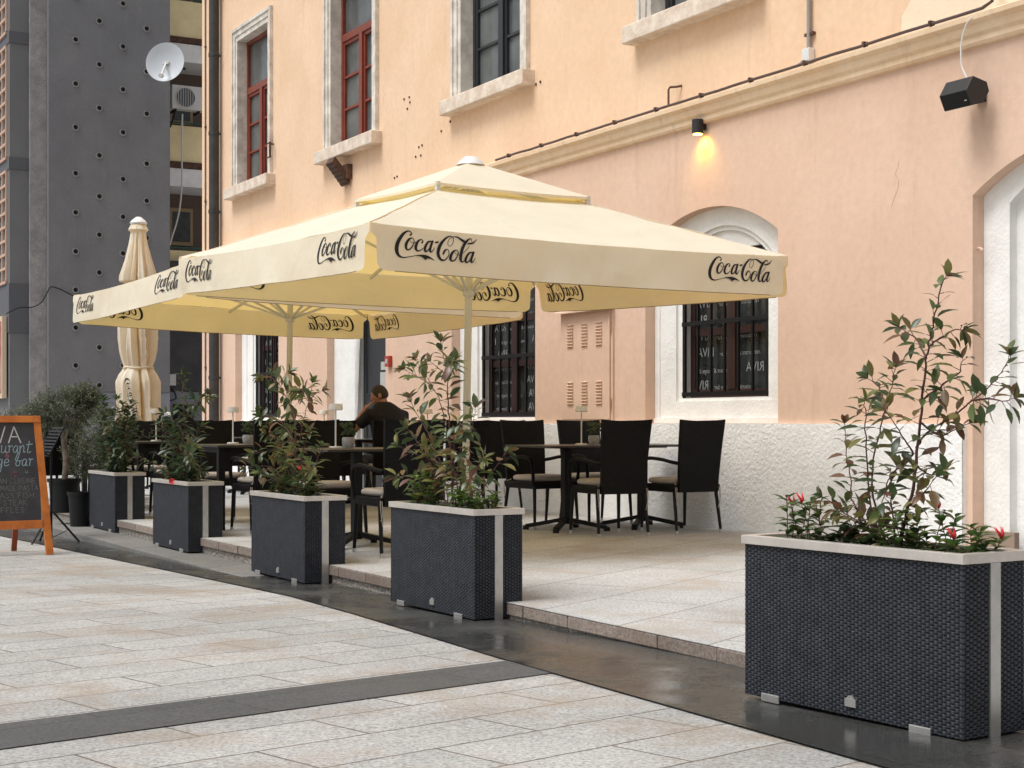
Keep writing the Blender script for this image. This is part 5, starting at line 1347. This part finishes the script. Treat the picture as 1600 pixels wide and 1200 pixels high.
# hanging cable
cb2 = empty('sagging_cable',(0,0,0),0,'black cable sagging across the grey tower wall above the poster','cable'); cb2.matrix_world = MT
q = MB(); P = [(*Tx(px,py,-.1),) for px,py in [(10,490),(30,481),(50,480),(65,472),(75,455),(80,448),(95,452),(115,462),(140,470)]]
q.tube(smoothpts([(x_,-.08,z_) for x_,z_ in P],5),.014,6); q.build('cable', IRON, cb2)
# poster box on the receding side
pb = empty('poster_box',(0,0,0),0,'framed reddish advertising poster on the tower side at the far left edge','poster'); pb.matrix_world = MT
POST = mat('poster_print',(.5,.13,.10),.5,vscale=1.5,col2=(.62,.45,.38),var=.2)
zt, zl = Tx(15,493,.2)[1], Tx(15,622,.2)[1]
q = MB(); q.box(x15-.14,x15-.04,.4,4.4,zl,zt); q.build('frame', mat('poster_frame',(.62,.5,.36),.5), pb)
q = MB(); q.box(x15-.150,x15-.141,.5,4.3,zl+.12,zt-.12); q.build('print', POST, pb)

# ------------------------------------------------------------------ balconied block behind, right of the tower
B0 = Vector(((262-800)/2400*41, 41, 0)); MB2 = Matrix.Translation(B0) @ Matrix.Rotation(math.atan2(NDIR.y,NDIR.x),4,'Z')
def Bx(px, py, off=0):
    k = (px-800)/2400; O = B0+WDIR*off; s = (O.x-O.y*k)/(-NDIR.x+NDIR.y*k); Y = O.y+NDIR.y*s; return s, EYE+(660-py)*Y/2400
bb = empty('balcony_block',(0,0,0),0,'narrow glimpse of a block with yellow balconies between the tower and the peach facade','building'); bb.matrix_world = MB2
def zB(py): return Bx(290,py)[1]
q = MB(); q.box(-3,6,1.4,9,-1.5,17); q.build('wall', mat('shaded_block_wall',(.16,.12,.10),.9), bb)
for k in range(-1,3):
    o = 195*k
    q = MB(); q.box(-3,5,.0,.08,zB(58+o),zB(2+o)); q.build('parapet', YELP, bb)
    q = MB(); q.box(-3,5,-.06,.10,zB(68+o),zB(59+o)); q.build('ledge', RUST, bb)
    q = MB(); q.box(-3,5,-.02,1.4,zB(97+o),zB(69+o)); q.build('slab', WSLAB, bb)
    q = MB(); q.box(-3,5,.02,.06,zB(-3+o)-.02,zB(-3+o)+.02)
    for j in range(20): q.box(-2+.3*j,-1.97+.3*j,.03,.05,zB(2+o),zB(-3+o))
    q.build('railing', mat('green_rail',(.03,.10,.08),.5) if 'green_rail' not in bpy.data.materials else bpy.data.materials['green_rail'], bb)
    q = MB(); q.box(-.2,1.1,1.30,1.38,zB(180+o),zB(120+o)); wf = q.build('window', mat('window_frame_tan',(.40,.30,.18),.7) if 'window_frame_tan' not in bpy.data.materials else bpy.data.materials['window_frame_tan'], bb)
    q = MB(); q.box(-.1,.45,1.285,1.295,zB(174+o),zB(126+o)); q.box(.52,1.02,1.285,1.295,zB(174+o),zB(126+o)); q.build('pane', GLASS_L, wf)
q = MB(); q.box(-3,5,-.3,-.15,zB(612),zB(410)); q.build('boarding', DGREYB, bb)
q = MB(); q.box(.9,.93,-.34,-.31,zB(612),zB(410)); q.build('boarding_trim', GREYL, bb)
q = MB(); q.box(-3,5,-.32,.2,-1.5,zB(613)); q.build('base_band', GREYBASE, bb)
q = MB(); q.box(.05,.6,-.36,-.33,zB(665),zB(632)); q.build('vent_opening', DARK, bb)
q = MB(); q.box(-.12,.10,-.42,-.33,zB(603),zB(586)); q.build('meter_box', WPLAST, bb)
# white cable drop
cc = empty('white_cable',(0,0,0),0,'long white cable hanging from the air conditioner in front of the yellow balconies','cable'); cc.matrix_world = MB2
q = MB(); q.tube(smoothpts([(Bx(px,py,-.5)[0],-.5,Bx(px,py,-.5)[1]) for px,py in [(285,178),(284,230),(284,290),(279,335),(269,370),(262,392)]],5),.022,6); q.build('cable', WPLAST, cc)
bcbl = empty('tangled_cable',(0,0,0),0,'black cable tangle hanging on the grey base wall right of the folded parasol','cable'); bcbl.matrix_world = MB2
q = MB(); q.tube(smoothpts([(Bx(px,py,-.5)[0],-.5,Bx(px,py,-.5)[1]) for px,py in [(251,515),(251,560),(252,590),(255,612),(262,625),(275,622),(268,608),(250,604)]],5),.02,6); q.build('cable', IRON, bcbl)
# air conditioner
ac = empty('air_conditioner',(0,0,0),0,'white outdoor air conditioner hung on the yellow balcony block','air conditioner'); ac.matrix_world = MB2
x0,z1 = Bx(268,132,-.5); x1,z0 = Bx(316,174,-.5)
q = MB(); q.box(x0,x1+.2,-.55,-.25,z0,z1); q.build('casing', ACW, ac, bevel=.02)
q = MB(); xc, zc = Bx(289,153,-.5); q.M = Matrix.Translation((xc,-.553,zc)) @ Matrix.Rotation(R(90),4,'X'); q.lathe([(.25,0),(.25,.012),(.24,.014)],28); q.build('fan', mat('fan_dark',(.10,.11,.12),.6), ac)
q = MB()
for k in range(-3,4): q.box(xc-.006+k*.065,xc+.006+k*.065,-.575,-.568,zc-.24,zc+.24)
q.tube([(xc+.26*math.cos(a*math.pi/12),-.57,zc+.26*math.sin(a*math.pi/12)) for a in range(25)],.012,5); q.build('grille', ACW, ac)
q = MB(); q.box(x0+.1,x0+.14,-.5,.0,z0-.05,z0); q.bar((x0+.12,-.45,z0-.04),(x0+.12,0,z0-.4),.03); q.box(x1-.1,x1-.06,-.5,.0,z0-.05,z0); q.build('bracket', IRON, ac)
# satellite dish
dz_ = 35.0; dc = Vector(((258-800)/2400*dz_, dz_, EYE+(660-97)/2400*dz_))
sdh = empty('satellite_dish', dc, 0, 'round pale grey satellite dish at the top right corner of the grey tower', 'satellite dish'); sdh.rotation_euler = (R(84),0,R(-8))
q = MB(); q.lathe([(.001,-.07),(.12,-.066),(.25,-.048),(.37,-.015),(.445,.012),(.455,.014),(.45,.0),(.37,-.03),(.2,-.075),(.001,-.085)],48); q.build('reflector', DISHM, sdh, smooth='auto')
q = MB(); q.bar((0,-.0,-.06),(.04,-.42,.30),.035); q.box(-.07,.07,-.03,.03,-.062,-.03); q.build('arm', POLEG, sdh)
q = MB(); q.tube([(.04,-.42,.28),(.04,-.44,.36)],.05,12); q.build('receiver', POLEG, sdh)
q = MB(); q.tube([(0,0,-.08),(.0,.0,-.3),(.3,0,-.5)],.03,8); q.build('mount', IRON, sdh)

# thing at the far end of the bay: litter under the kerb
lt = MB(); rg = random.Random(77)
for k in range(90):
    t_ = rg.choice([rg.uniform(-3.6,-2.4),rg.uniform(-2.2,0.2),rg.uniform(-6,-4.6)]); w_ = Fl(t_ + (2.5 if rg.random() < .5 else 0), -4.47-abs(rg.gauss(.01,.03)), 0)
    w_.z = street_z(w_.y)+.011+.004*rg.random(); leaf_geo(lt, w_, (rg.uniform(-1,1),rg.uniform(-1,1),0), (0,0,1), rg.uniform(.01,.03), .012, .1, .2, simple=True)
tag(lt.build('leaf_litter', leafmat('dry_leaf',[(0,(.22,.07,.02)),(.5,(.35,.16,.05)),(1,(.45,.35,.25))],.8)), 'small dry leaves and crumbs gathered under the kerb', 'leaf litter', kind='stuff')
